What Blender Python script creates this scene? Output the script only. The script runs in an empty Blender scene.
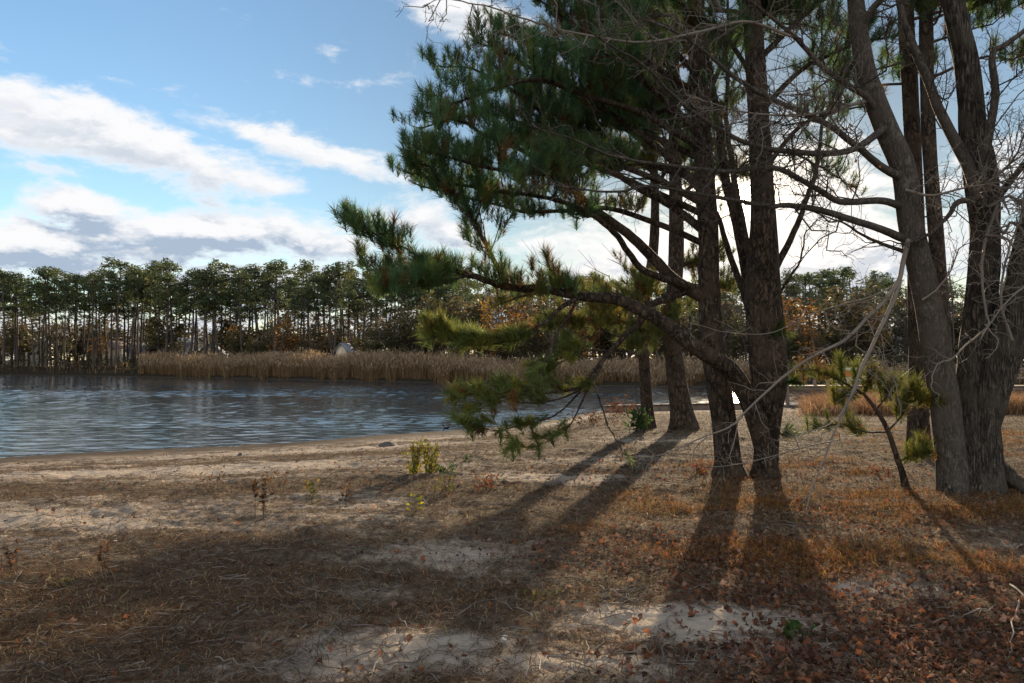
import bpy, math, random
import numpy as np
from mathutils import Vector

# ------------------------------------------------------------------ camera, sky, sun, exposure
SC = bpy.context.scene
COL = SC.collection
W_PX, H_PX, LENS = 1024, 683, 28.0
F = LENS / 36.0 * W_PX
HORIZON = 360.0
CAM_H = 1.6
PITCH = math.atan((HORIZON - H_PX / 2) / F)

cam_data = bpy.data.cameras.new('camera')
cam_data.lens = LENS
cam_data.sensor_width = 36.0
cam_data.clip_end = 6000
cam = bpy.data.objects.new('camera', cam_data)
cam.location = (0, 0, CAM_H)
cam.rotation_euler = (math.pi / 2 + PITCH, 0, 0)
COL.objects.link(cam)
SC.camera = cam

SUN_AZ = math.radians(16.27)      # to the right of straight ahead
SUN_EL = math.radians(11.35)

SC.view_settings.view_transform = 'Standard'
SC.view_settings.look = 'None'
SC.view_settings.exposure = 1.4
SC.view_settings.gamma = 1.0
SC.view_settings.use_curve_mapping = False

sd = bpy.data.lights.new('sun', 'SUN')
sd.energy = 5.0
sd.angle = math.radians(0.5)
sd.color = (1.0, 0.80, 0.55)
sun = bpy.data.objects.new('sun', sd)
_sdir = Vector((math.sin(SUN_AZ) * math.cos(SUN_EL), math.cos(SUN_AZ) * math.cos(SUN_EL), math.sin(SUN_EL)))
sun.rotation_euler = _sdir.to_track_quat('Z', 'Y').to_euler()
sun.location = _sdir * 60
COL.objects.link(sun)

SKY_STRENGTH = 0.052


class NT:
    """little helper for node trees"""
    def __init__(self, tree):
        self.t = tree
        self.n = tree.nodes
        self.l = tree.links

    def new(self, kind, **kw):
        nd = self.n.new(kind)
        for k, v in kw.items():
            if k.startswith('i_'):
                key = k[2:]
                key = int(key) if key.isdigit() else key
                self.set(nd, key, v)
            else:
                setattr(nd, k, v)
        return nd

    def set(self, nd, key, v):
        s = nd.inputs[key]
        if hasattr(v, 'is_output'):
            self.l.new(v, s)
        else:
            s.default_value = v

    def m(self, op, a, b=None, c=None, clamp=False):
        nd = self.n.new('ShaderNodeMath')
        nd.operation = op
        nd.use_clamp = clamp
        for i, v in enumerate((a, b, c)):
            if v is not None:
                self.set(nd, i, v)
        return nd.outputs[0]

    def mix(self, f, a, b, blend='MIX'):
        nd = self.n.new('ShaderNodeMix')
        nd.data_type = 'RGBA'
        nd.blend_type = blend
        self.set(nd, 0, f)
        self.set(nd, 6, a if hasattr(a, 'is_output') else (*a, 1.0))
        self.set(nd, 7, b if hasattr(b, 'is_output') else (*b, 1.0))
        return nd.outputs[2]

    def smooth(self, v, lo, hi):
        nd = self.n.new('ShaderNodeMapRange')
        nd.interpolation_type = 'SMOOTHSTEP'
        self.set(nd, 0, v)
        nd.inputs[1].default_value = lo
        nd.inputs[2].default_value = hi
        return nd.outputs[0]

    def noise(self, vec, scale, detail=4, rough=0.55, dist=0.0, out=0):
        nd = self.n.new('ShaderNodeTexNoise')
        if vec is not None:
            self.l.new(vec, nd.inputs['Vector'])
        nd.inputs['Scale'].default_value = scale
        nd.inputs['Detail'].default_value = detail
        nd.inputs['Roughness'].default_value = rough
        nd.inputs['Distortion'].default_value = dist
        return nd.outputs[out]


def build_world():
    w = bpy.data.worlds.new('World')
    SC.world = w
    w.use_nodes = True
    w.node_tree.nodes.clear()
    N = NT(w.node_tree)
    out = N.new('ShaderNodeOutputWorld')
    bg = N.new('ShaderNodeBackground')
    N.l.new(bg.outputs[0], out.inputs[0])
    sky = N.new('ShaderNodeTexSky')
    sky.sky_type = 'NISHITA'
    sky.sun_disc = False
    sky.sun_elevation = SUN_EL
    sky.sun_rotation = SUN_AZ
    sky.air_density = 1.0
    sky.dust_density = 0.2
    sky.ozone_density = 2.0
    tc = N.new('ShaderNodeTexCoord')
    sep = N.new('ShaderNodeSeparateXYZ')
    N.l.new(tc.outputs['Generated'], sep.inputs[0])
    X, Y, Z = sep.outputs
    az = N.m('ARCTAN2', X, Y)
    el = N.m('ARCSINE', Z)

    # density of the cloud layer as a function of direction (azimuth, elevation)
    def px2dir(px, py):
        a = math.atan((px - 512) / F)
        return a, math.atan((HORIZON - py) / F * math.cos(a))
    blobs = []   # (px, py, half width px, half height px, slope, amount)
    def blob(px, py, hw, hh, slope, amt):
        a, e = px2dir(px, py)
        blobs.append((a, e, hw / F, hh / F, slope, amt))
    blob(60, 126, 110, 33, -0.12, 1.0)
    blob(75, 100, 40, 14, 0.0, 0.8)
    blob(160, 153, 140, 32, -0.24, 1.0)
    blob(245, 178, 75, 20, -0.15, 0.9)
    blob(285, 143, 130, 15, -0.24, 0.85)
    blob(200, 122, 40, 10, -0.1, 0.6)
    blob(80, 206, 62, 18, 0.0, 0.9)
    blob(60, 243, 220, 32, 0.0, 1.0)
    blob(260, 240, 150, 26, -0.03, 0.95)
    blob(200, 272, 400, 22, 0.0, 0.75)
    blob(420, 222, 80, 26, -0.2, 0.85)
    blob(470, 18, 70, 26, -0.15, 0.9)
    blob(330, 48, 26, 10, 0.0, 0.5)
    blob(50, 48, 30, 8, -0.2, 0.4)
    blob(290, 72, 26, 8, 0.0, 0.38)
    blob(640, 245, 160, 45, 0.0, 0.8)
    blob(780, 205, 120, 60, 0.0, 0.85)
    blob(850, 250, 200, 45, 0.0, 1.0)
    blob(1010, 165, 110, 34, 0.1, 0.75)
    blob(1300, 200, 260, 50, 0.0, 0.8)
    blob(-350, 200, 260, 50, 0.0, 0.9)
    blob(700, 300, 420, 18, 0.0, 0.7)
    blob(500, 335, 2500, 46, 0.0, 0.72)

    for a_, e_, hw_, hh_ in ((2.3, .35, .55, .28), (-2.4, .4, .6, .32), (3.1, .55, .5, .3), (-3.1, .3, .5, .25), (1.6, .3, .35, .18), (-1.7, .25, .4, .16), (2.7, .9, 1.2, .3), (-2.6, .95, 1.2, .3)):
        blobs.append((a_, e_, hw_, hh_, 0.0, 1.15))  # unseen clouds beside and behind the camera, added to lift the shade

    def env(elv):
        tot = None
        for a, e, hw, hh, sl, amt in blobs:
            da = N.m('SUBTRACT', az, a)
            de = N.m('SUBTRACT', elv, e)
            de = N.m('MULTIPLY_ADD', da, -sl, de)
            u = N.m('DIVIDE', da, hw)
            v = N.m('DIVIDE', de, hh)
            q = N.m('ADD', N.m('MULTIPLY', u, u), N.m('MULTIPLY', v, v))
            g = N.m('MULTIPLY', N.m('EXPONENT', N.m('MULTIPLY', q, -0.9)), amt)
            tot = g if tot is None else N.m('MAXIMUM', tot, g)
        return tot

    def vec(elv, sx, sy, off):
        c = N.new('ShaderNodeCombineXYZ')
        N.set(c, 0, N.m('MULTIPLY', az, sx))
        N.set(c, 1, N.m('MULTIPLY', elv, sy))
        c.inputs[2].default_value = off
        return c.outputs[0]

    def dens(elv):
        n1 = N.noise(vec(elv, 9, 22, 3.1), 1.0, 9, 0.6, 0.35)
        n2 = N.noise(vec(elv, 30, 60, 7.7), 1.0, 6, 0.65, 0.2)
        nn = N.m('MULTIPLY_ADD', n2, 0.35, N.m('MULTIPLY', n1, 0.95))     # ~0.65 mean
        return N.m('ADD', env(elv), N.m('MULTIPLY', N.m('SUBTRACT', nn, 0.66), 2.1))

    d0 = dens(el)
    d1 = dens(N.m('ADD', el, 0.020))
    mask = N.smooth(d0, 0.22, 0.78)
    # the under-side is grey, rims and tops are bright; close to the sun the whole cloud glows
    top = N.m('SUBTRACT', d0, d1)
    lit = N.smooth(top, -0.25, 0.45)
    thick = N.smooth(d0, 0.42, 0.95)
    lowc = N.smooth(el, 0.24, 0.13)
    shade = N.m('MULTIPLY', N.m('SUBTRACT', 1.0, lit), N.m('MULTIPLY', thick, N.m('MULTIPLY_ADD', lowc, 0.9, 0.6)), clamp=True)
    sunv = N.new('ShaderNodeVectorMath', operation='DOT_PRODUCT')
    N.l.new(tc.outputs['Generated'], sunv.inputs[0])
    sunv.inputs[1].default_value = _sdir
    cosg = sunv.outputs['Value']
    glow = N.m('POWER', N.m('MAXIMUM', cosg, 0.0), 60.0)
    wide = N.m('POWER', N.m('MAXIMUM', cosg, 0.0), 5.0)
    ccol = N.mix(shade, (7.1, 7.1, 7.2), (3.1, 3.8, 4.8))
    gcol = N.new('ShaderNodeVectorMath', operation='SCALE')
    gcol.inputs[0].default_value = (4.5, 3.4, 2.0)
    N.set(gcol, 3, glow)
    # the bright aureole close round the sun, seen through thin cloud
    aur = N.m('MULTIPLY_ADD', N.m('POWER', N.m('MAXIMUM', cosg, 0.0), 40000.0), 900.0, N.m('MULTIPLY', N.m('POWER', N.m('MAXIMUM', cosg, 0.0), 1500.0), 26.0))
    front = N.new('ShaderNodeVectorMath', operation='SCALE')      # unseen clouds behind the camera, brightened as added fill for the shade
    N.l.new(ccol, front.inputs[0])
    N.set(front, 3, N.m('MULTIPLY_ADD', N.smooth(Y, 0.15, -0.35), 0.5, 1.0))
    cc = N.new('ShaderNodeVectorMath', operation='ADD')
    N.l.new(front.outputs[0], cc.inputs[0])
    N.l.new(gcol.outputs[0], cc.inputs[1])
    skyc = N.new('ShaderNodeVectorMath', operation='MULTIPLY')
    N.l.new(sky.outputs[0], skyc.inputs[0])
    skyc.inputs[1].default_value = (1.6, 1.74, 1.80)
    dim = N.new('ShaderNodeVectorMath', operation='SCALE')
    N.l.new(skyc.outputs[0], dim.inputs[0])
    N.set(dim, 3, N.m('MULTIPLY_ADD', wide, -0.72, 1.0))
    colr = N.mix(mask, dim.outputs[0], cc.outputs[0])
    av = N.new('ShaderNodeVectorMath', operation='SCALE')
    av.inputs[0].default_value = (1.0, 0.82, 0.58)
    N.set(av, 3, aur)
    fin = N.new('ShaderNodeVectorMath', operation='ADD')
    N.l.new(colr, fin.inputs[0])
    N.l.new(av.outputs[0], fin.inputs[1])
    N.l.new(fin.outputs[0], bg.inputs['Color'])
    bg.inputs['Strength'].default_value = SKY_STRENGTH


build_world()

# ------------------------------------------------------------------ geometry helpers
rng = np.random.default_rng(7)
UP = np.array([0.0, 0.0, 1.0])


def ray(px, py):
    u, v = (px - W_PX / 2) / F, (H_PX / 2 - py) / F
    return np.array([u, math.cos(PITCH) - v * math.sin(PITCH), math.sin(PITCH) + v * math.cos(PITCH)])


def P(px, py, Y):
    """the point of the place seen in direction (px, py) at depth Y"""
    r = ray(px, py)
    return np.array([0, 0, CAM_H]) + r * (Y / r[1])


def vnoise(x, y, seed=0):
    xi, yi = np.floor(x).astype(np.int64), np.floor(y).astype(np.int64)
    xf, yf = x - xi, y - yi
    def h(a, b):
        n = (a * 374761393 + b * 668265263 + seed * 1442695041) & 0xFFFFFFFF
        n = ((n ^ (n >> 13)) * 1274126177) & 0xFFFFFFFF
        n = n ^ (n >> 16)
        return (n & 0xFFFF) / 65535.0
    u, v = xf * xf * (3 - 2 * xf), yf * yf * (3 - 2 * yf)
    return (h(xi, yi) * (1 - u) + h(xi + 1, yi) * u) * (1 - v) + (h(xi, yi + 1) * (1 - u) + h(xi + 1, yi + 1) * u) * v


def fbm(x, y, oct=4, seed=0):
    s, a, t = 0.0, 1.0, 0.0
    for i in range(oct):
        s = s + a * vnoise(x * 2 ** i + 17.3 * i, y * 2 ** i - 9.1 * i, seed + i)
        t += a
        a *= 0.5
    return s / t


def sstep(x, a, b):
    t = np.clip((x - a) / (b - a), 0, 1)
    return t * t * (3 - 2 * t)


class MB:
    """collects vertices and faces, then links them as ONE mesh object"""
    def __init__(self):
        self.v, self.q, self.t, self.c, self.n = [], [], [], [], 0

    def add(self, v, quads=None, tris=None, col=None):
        v = np.asarray(v, float).reshape(-1, 3)
        if quads is not None and len(quads):
            self.q.append(np.asarray(quads, np.int64).reshape(-1, 4) + self.n)
        if tris is not None and len(tris):
            self.t.append(np.asarray(tris, np.int64).reshape(-1, 3) + self.n)
        self.v.append(v)
        if col is not None:
            c = np.asarray(col, float)
            if c.ndim == 1:
                c = np.tile(c, (len(v), 1))
            self.c.append(c[:, :3])
        self.n += len(v)
        return self

    def box(self, c, s, rz=0.0):
        x, y, z = np.array(s) / 2
        v = np.array([[-x, -y, -z], [x, -y, -z], [x, y, -z], [-x, y, -z], [-x, -y, z], [x, -y, z], [x, y, z], [-x, y, z]])
        ca, sa = math.cos(rz), math.sin(rz)
        v = np.column_stack([v[:, 0] * ca - v[:, 1] * sa, v[:, 0] * sa + v[:, 1] * ca, v[:, 2]]) + np.array(c)
        return self.add(v, [[0, 3, 2, 1], [4, 5, 6, 7], [0, 1, 5, 4], [1, 2, 6, 5], [2, 3, 7, 6], [3, 0, 4, 7]])

    def tube(self, pts, rad, sides=6, rough=0.0, seed=0, freq=6.0):
        pts = np.asarray(pts, float)
        rad = np.asarray(rad, float)
        n = len(pts)
        t = np.gradient(pts, axis=0)
        t /= np.linalg.norm(t, axis=1)[:, None] + 1e-9
        mt = np.abs(t.mean(axis=0))
        ref = np.zeros(3)
        ref[int(np.argmin(mt))] = 1.0
        a = np.cross(t, ref)
        a /= np.linalg.norm(a, axis=1)[:, None] + 1e-9
        b = np.cross(t, a)
        th = np.linspace(0, 2 * math.pi, sides, endpoint=False)
        R = np.repeat(rad[:, None], sides, 1)
        if rough > 0:
            ln = np.concatenate([[0], np.cumsum(np.linalg.norm(np.diff(pts, axis=0), axis=1))])
            tt, ll = np.meshgrid(th, ln)
            nz = fbm(np.abs(np.cos(tt / 2)) * freq * 2 + seed, ll * 1.1 + seed * 3.7, 3, seed) - 0.5
            nz2 = fbm(np.cos(tt) * 1.3 + 5 + seed, np.sin(tt) * 1.3 + ll * 0.7, 2, seed + 5) - 0.5
            R = R * (1 + rough * (nz + nz2))
        v = pts[:, None, :] + R[..., None] * (np.cos(th)[None, :, None] * a[:, None, :] + np.sin(th)[None, :, None] * b[:, None, :])
        i = np.arange(n - 1)[:, None] * sides
        j = np.arange(sides)[None, :]
        k = (j + 1) % sides
        q = np.stack([i + j, i + k, i + sides + k, i + sides + j], -1).reshape(-1, 4)
        v = v.reshape(-1, 3)
        v = np.vstack([v, pts[-1] + t[-1] * rad[-1]])
        base = (n - 1) * sides
        jj = np.arange(sides)
        tr = np.stack([base + jj, base + (jj + 1) % sides, np.full(sides, n * sides)], -1)
        return self.add(v, q, tr)

    def build(self, name, mat, parent=None, smooth=False, origin=None):
        v = np.concatenate(self.v) if self.v else np.zeros((0, 3))
        if origin is not None:
            v = v - np.asarray(origin)
        q = np.concatenate(self.q) if self.q else np.zeros((0, 4), np.int64)
        t = np.concatenate(self.t) if self.t else np.zeros((0, 3), np.int64)
        me = bpy.data.meshes.new(name)
        me.vertices.add(len(v))
        me.vertices.foreach_set('co', v.astype(np.float32).ravel())
        me.loops.add(q.size + t.size)
        me.loops.foreach_set('vertex_index', np.concatenate([q.ravel(), t.ravel()]).astype(np.int32))
        me.polygons.add(len(q) + len(t))
        starts = np.concatenate([np.arange(len(q)) * 4, len(q) * 4 + np.arange(len(t)) * 3]).astype(np.int32)
        me.polygons.foreach_set('loop_start', starts)
        if smooth:
            me.polygons.foreach_set('use_smooth', np.ones(len(q) + len(t), bool))
        if self.c:
            c = np.concatenate(self.c)
            at = me.color_attributes.new('tone', 'FLOAT_COLOR', 'POINT')
            at.data.foreach_set('color', np.column_stack([c, np.ones(len(c))]).astype(np.float32).ravel())
        me.update(calc_edges=True)
        me.validate()
        ob = bpy.data.objects.new(name, me)
        if mat is not None:
            me.materials.append(mat)
        COL.objects.link(ob)
        if parent is not None:
            ob.parent = parent
        elif origin is not None:
            ob.location = origin
        return ob


def tag(o, label=None, cat=None, group=None, kind=None):
    if label: o['label'] = label
    if cat: o['category'] = cat
    if group: o['group'] = group
    if kind: o['kind'] = kind
    return o


def thing(name, loc, label, cat, group=None):
    o = bpy.data.objects.new(name, None)
    o.empty_display_size = 0.2
    o.location = [float(q) for q in loc]
    COL.objects.link(o)
    return tag(o, label, cat, group)


def copy_tree(o, parent=None):
    c = o.copy()
    COL.objects.link(c)
    if parent is not None:
        c.parent = parent
    for ch in list(o.children):
        copy_tree(ch, c)
    return c


def spline(pts, n):
    """Catmull-Rom through rows of any width, n samples"""
    p = np.asarray(pts, float)
    p = np.vstack([2 * p[0] - p[1], p, 2 * p[-1] - p[-2]])
    m = len(p) - 3
    u = np.linspace(0, m - 1e-6, n)
    i = u.astype(int)
    t = (u - i)[:, None]
    a, b, c, d = p[i], p[i + 1], p[i + 2], p[i + 3]
    return 0.5 * (2 * b + (c - a) * t + (2 * a - 5 * b + 4 * c - d) * t * t + (3 * b - a - 3 * c + d) * t ** 3)


def unit(v):
    v = np.asarray(v, float)
    return v / (np.linalg.norm(v) + 1e-9)

# ------------------------------------------------------------------ materials
def mat_new(name):
    m = bpy.data.materials.new(name)
    m.use_nodes = True
    m.node_tree.nodes.clear()
    N = NT(m.node_tree)
    out = N.new('ShaderNodeOutputMaterial')
    return m, N, out


def mat_leaf(name, base, trans=0.35, vary=0.25, rough=0.6, spec=0.2):
    """leaf or needle; the mesh's own 'tone' attribute is its colour when base is None"""
    m, N, out = mat_new(name)
    if base is None:
        at = N.new('ShaderNodeAttribute', attribute_name='tone')
        c = at.outputs['Color']
    else:
        geo = N.new('ShaderNodeObjectInfo')
        tc = N.new('ShaderNodeTexCoord')
        nz = N.noise(tc.outputs['Object'], 1.3, 3)
        c = N.mix(nz, tuple(b * (1 - vary) for b in base), tuple(min(1, b * (1 + vary)) for b in base))
        c = N.mix(N.m('MULTIPLY', geo.outputs['Random'], vary), c, tuple(b * 0.5 for b in base))
    d = N.new('ShaderNodeBsdfPrincipled')
    N.l.new(c, d.inputs['Base Color'])
    d.inputs['Roughness'].default_value = rough
    d.inputs['Specular IOR Level'].default_value = spec
    t = N.new('ShaderNodeBsdfTranslucent')
    N.l.new(c, t.inputs[0])
    mx = N.new('ShaderNodeMixShader', i_0=trans)
    N.l.new(d.outputs[0], mx.inputs[1])
    N.l.new(t.outputs[0], mx.inputs[2])
    N.l.new(mx.outputs[0], out.inputs[0])
    return m


def mat_bark(name, dark, light, scale, stretch, bump, lichen=None):
    m, N, out = mat_new(name)
    tc = N.new('ShaderNodeTexCoord')
    mp = N.new('ShaderNodeMapping')
    mp.inputs['Scale'].default_value = (scale, scale, scale / stretch)
    N.l.new(tc.outputs['Object'], mp.inputs[0])
    n1 = N.noise(mp.outputs[0], 1.0, 6, 0.65, 0.6)
    wob = N.new('ShaderNodeVectorMath', operation='MULTIPLY_ADD')
    N.l.new(N.noise(mp.outputs[0], 1.7, 4, 0.6, 0.0, 1), wob.inputs[0])
    wob.inputs[1].default_value = (1.3, 1.3, 1.3)
    N.l.new(mp.outputs[0], wob.inputs[2])
    vo = N.new('ShaderNodeTexVoronoi', feature='DISTANCE_TO_EDGE')
    N.l.new(wob.outputs[0], vo.inputs['Vector'])
    vo.inputs['Scale'].default_value = 1.0
    ridge = N.m('ABSOLUTE', N.m('SUBTRACT', N.noise(mp.outputs[0], 1.4, 4, 0.6, 0.8), 0.5))
    crack = N.m('MULTIPLY_ADD', N.smooth(vo.outputs['Distance'], 0.0, 0.22), 0.5, N.m('MULTIPLY', N.smooth(ridge, 0.0, 0.12), 0.5))
    n2 = N.noise(tc.outputs['Object'], 3.0, 4)
    ht = N.m('MULTIPLY_ADD', n1, 0.8, N.m('MULTIPLY', crack, 0.6))
    f = N.smooth(ht, 0.5, 1.15)
    c = N.mix(f, dark, light)
    c = N.mix(N.smooth(n2, 0.42, 0.72), c, tuple(q * 0.62 for q in light))
    if lichen:
        c = N.mix(N.m('MULTIPLY', N.smooth(N.noise(tc.outputs['Object'], 5.5, 5, 0.7), 0.56, 0.72), 0.6), c, lichen)
    b = N.new('ShaderNodeBump')
    b.inputs['Strength'].default_value = 1.0
    b.inputs['Distance'].default_value = bump
    N.l.new(ht, b.inputs['Height'])
    d = N.new('ShaderNodeBsdfPrincipled')
    N.l.new(c, d.inputs['Base Color'])
    N.l.new(b.outputs[0], d.inputs['Normal'])
    d.inputs['Roughness'].default_value = 0.9
    d.inputs['Specular IOR Level'].default_value = 0.15
    N.l.new(d.outputs[0], out.inputs[0])
    return m


def mat_plain(name, base, rough=0.8, vary=0.3, scale=4.0, spec=0.3, bump=0.0):
    m, N, out = mat_new(name)
    tc = N.new('ShaderNodeTexCoord')
    nz = N.noise(tc.outputs['Object'], scale, 5, 0.6)
    c = N.mix(nz, tuple(b * (1 - vary) for b in base), tuple(min(1, b * (1 + vary)) for b in base))
    d = N.new('ShaderNodeBsdfPrincipled')
    N.l.new(c, d.inputs['Base Color'])
    d.inputs['Roughness'].default_value = rough
    d.inputs['Specular IOR Level'].default_value = spec
    if bump:
        b = N.new('ShaderNodeBump')
        b.inputs['Distance'].default_value = bump
        N.l.new(nz, b.inputs['Height'])
        N.l.new(b.outputs[0], d.inputs['Normal'])
    N.l.new(d.outputs[0], out.inputs[0])
    return m


M_NEEDLE = mat_leaf('pine_needle', None, 0.42)
M_STRAW = mat_leaf('dry_straw', None, 0.35, rough=0.9, spec=0.03)
M_LEAF = mat_leaf('dead_leaf', None, 0.3, rough=0.95, spec=0.03)
M_PLANT = mat_leaf('plant_leaf', None, 0.4, rough=.85, spec=.04)
M_FARLEAF = mat_leaf('far_needle', None, 0.4)
M_PINEBARK = mat_bark('pine_bark', (0.026, 0.019, 0.014), (0.175, 0.118, 0.084), 15.0, 2.6, 0.05)
M_OAKBARK = mat_bark('oak_bark', (0.024, 0.019, 0.015), (0.15, 0.118, 0.092), 26.0, 8.0, 0.03, (0.16, 0.15, 0.115))
M_GREYBARK = mat_bark('grey_bark', (0.048, 0.038, 0.031), (0.14, 0.110, 0.088), 30.0, 4.0, 0.008, (0.21, 0.19, 0.155))
M_TWIG = mat_plain('grey_twig', (0.17, 0.135, 0.11), 0.85, 0.3, 6)
M_PINETWIG = mat_plain('pine_twig', (0.07, 0.052, 0.042), 0.9, 0.3, 6)
M_FARBARK = mat_plain('far_bark', (0.075, 0.056, 0.045), 0.9, 0.35, 2.0)
M_TIMBER = mat_plain('weathered_timber', (0.16, 0.11, 0.08), 0.85, 0.4, 3.0)
M_WHITEWALL = mat_plain('white_siding', (0.72, 0.68, 0.6), 0.7, 0.06)
M_CREAM = mat_plain('cream_siding', (0.70, 0.58, 0.42), 0.7, 0.08)
M_ROOF = mat_plain('grey_shingle', (0.17, 0.18, 0.20), 0.85, 0.2)
M_BLUEROOF = mat_plain('blue_grey_shingle', (0.13, 0.16, 0.22), 0.85, 0.2)
M_BROWNROOF = mat_plain('brown_shingle', (0.30, 0.21, 0.16), 0.85, 0.2)
M_GLASS = mat_plain('dark_window_glass', (0.03, 0.035, 0.04), 0.08, 0.1, 4, 0.6)
M_REDCLOTH = mat_plain('red_canvas', (0.45, 0.05, 0.03), 0.8, 0.2)
M_ROCK = mat_plain('dark_stone', (0.10, 0.085, 0.07), 0.9, 0.4, 7, 0.2, 0.02)
M_FEATHER = mat_plain('dark_feather', (0.03, 0.027, 0.025), 0.7, 0.4, 9)


def mat_ground():
    m, N, out = mat_new('sandy_ground')
    tc = N.new('ShaderNodeTexCoord')
    o = tc.outputs['Object']
    sand = N.new('ShaderNodeAttribute', attribute_name='sand').outputs['Fac']
    gold = N.new('ShaderNodeAttribute', attribute_name='gold').outputs['Fac']
    nf = N.noise(o, 38.0, 6, 0.7)
    nm = N.noise(o, 7.0, 6, 0.65, 0.5)
    nb = N.noise(o, 1.1, 5, 0.6)
    # needle litter: brown with dark soil and paler straw showing through
    lit = N.mix(N.smooth(nm, 0.3, 0.7), (0.066, 0.055, 0.043), (0.165, 0.126, 0.088))
    lit = N.mix(N.smooth(nf, 0.50, 0.78), lit, (0.20, 0.125, 0.075))
    lit = N.mix(N.smooth(nf, 0.44, 0.26), lit, (0.022, 0.017, 0.013))
    lit = N.mix(N.m('MULTIPLY', N.smooth(nb, 0.35, 0.7), 0.5), lit, (0.115, 0.085, 0.052))
    lit = N.mix(N.m('MULTIPLY', gold, 0.7), lit, N.mix(nm, (0.09, 0.048, 0.022), (0.24, 0.125, 0.045)))
    sn = N.mix(nm, (0.29, 0.235, 0.18), (0.43, 0.35, 0.27))
    sn = N.mix(N.smooth(nf, 0.60, 0.80), sn, (0.16, 0.105, 0.07))
    sand = N.m('ADD', sand, N.m('MULTIPLY', N.smooth(nb, 0.52, 0.68), 0.22))
    sf = N.m('ADD', sand, N.m('MULTIPLY', N.m('SUBTRACT', nm, 0.5), 0.9))
    sf = N.m('ADD', sf, N.m('MULTIPLY', N.m('SUBTRACT', nf, 0.5), 0.5))
    c = N.mix(N.smooth(sf, 0.30, 0.78), lit, sn)
    sep = N.new('ShaderNodeSeparateXYZ')
    N.l.new(o, sep.inputs[0])
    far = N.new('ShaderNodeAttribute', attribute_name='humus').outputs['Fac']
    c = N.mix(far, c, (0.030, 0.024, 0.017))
    # wet mud close to the water level
    c = N.mix(N.smooth(sep.outputs[2], -0.715, -0.79), c, (0.085, 0.065, 0.048))
    b = N.new('ShaderNodeBump')
    b.inputs['Distance'].default_value = 0.03
    b.inputs['Strength'].default_value = 0.8
    N.l.new(N.m('MULTIPLY_ADD', nf, 0.6, N.m('MULTIPLY', nm, 0.7)), b.inputs['Height'])
    d = N.new('ShaderNodeBsdfPrincipled')
    N.l.new(c, d.inputs['Base Color'])
    N.l.new(b.outputs[0], d.inputs['Normal'])
    d.inputs['Roughness'].default_value = 1.0
    d.inputs['Specular IOR Level'].default_value = 0.02
    N.l.new(d.outputs[0], out.inputs[0])
    return m


def mat_water():
    m, N, out = mat_new('rippled_water')
    tc = N.new('ShaderNodeTexCoord')
    mp = N.new('ShaderNodeMapping')
    mp.inputs['Rotation'].default_value = (0, 0, math.radians(12))
    mp.inputs['Scale'].default_value = (0.55, 1.25, 1)
    N.l.new(tc.outputs['Object'], mp.inputs[0])
    n1 = N.noise(mp.outputs[0], 2.6, 3, 0.55, 0.3)
    n2 = N.noise(mp.outputs[0], 0.75, 3, 0.5, 0.4)
    n3 = N.noise(mp.outputs[0], 0.09, 4, 0.6, 0.5)           # gust patches: calmer and rougher bands
    amp = N.m('MULTIPLY_ADD', N.smooth(n3, 0.35, 0.65), 0.75, 0.45)
    h = N.m('MULTIPLY', N.m('MULTIPLY_ADD', n1, 0.42, N.m('MULTIPLY', n2, 0.85)), amp)
    b = N.new('ShaderNodeBump')
    b.inputs['Strength'].default_value = 1.0
    b.inputs['Distance'].default_value = 0.055
    N.l.new(h, b.inputs['Height'])
    d = N.new('ShaderNodeBsdfPrincipled')
    d.inputs['Base Color'].default_value = (0.022, 0.032, 0.042, 1)
    d.inputs['Roughness'].default_value = 0.10
    d.inputs['IOR'].default_value = 1.333
    N.l.new(b.outputs[0], d.inputs['Normal'])
    N.l.new(d.outputs[0], out.inputs[0])
    return m


# ------------------------------------------------------------------ terrain
WATER_Z = -0.8
WAVE_SLOPE = 0.0165


def depth_at(py, z):
    return (CAM_H - z) * F / (py - HORIZON)


NEAR = [(-300, 474), (-100, 467), (0, 462), (150, 455), (300, 445), (420, 436), (520, 428), (570, 420), (605, 412), (700, 409.5), (870, 408), (1100, 407), (1400, 407)]
FAR = [(-300, 372.6), (0, 375), (140, 377), (300, 380), (500, 385), (700, 387), (870, 387), (1100, 386), (1400, 385)]
NEAR_A = np.array([(p - 512) / F for p, _ in NEAR])
NEAR_Y = np.array([depth_at(q, WATER_Z) for _, q in NEAR])
FAR_A = np.array([(p - 512) / F for p, _ in FAR])
FAR_Y = np.array([depth_at(q, WATER_Z) for _, q in FAR])


def shore_near(x, y):
    return np.interp(x / np.maximum(y, 0.5), NEAR_A, NEAR_Y)


def shore_far(x, y):
    return np.interp(x / np.maximum(y, 0.5), FAR_A, FAR_Y)


def gz_base(x, y):
    x, y = np.asarray(x, float), np.asarray(y, float)
    ns, fs = shore_near(x, y), shore_far(x, y)
    wob = (fbm(x * 0.35, y * 0.35, 3, 3) - 0.5) * 0.10
    u = (y - (fbm(x * 0.5 + 9, y * 0.2, 3, 8) - 0.5) * 1.2) / ns
    z = -0.8 * sstep(u, 0.42, 1.06) + wob * 0.6 * (1 - sstep(u, 0.5, 1.0))
    z = np.where(u > 1.03, -0.78 - 0.9 * sstep(u, 1.03, 1.2), z)
    v = y - fs
    zf = -1.7 + 1.35 * sstep(v, -1.5, 0.6) + 0.75 * sstep(v, 0.5, 9)
    zf = zf + (fbm(x * 0.06, y * 0.06, 3, 5) - 0.5) * 0.5 * sstep(v, 2, 12)
    return np.where(v > -2.0, np.maximum(z, zf), z)


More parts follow.
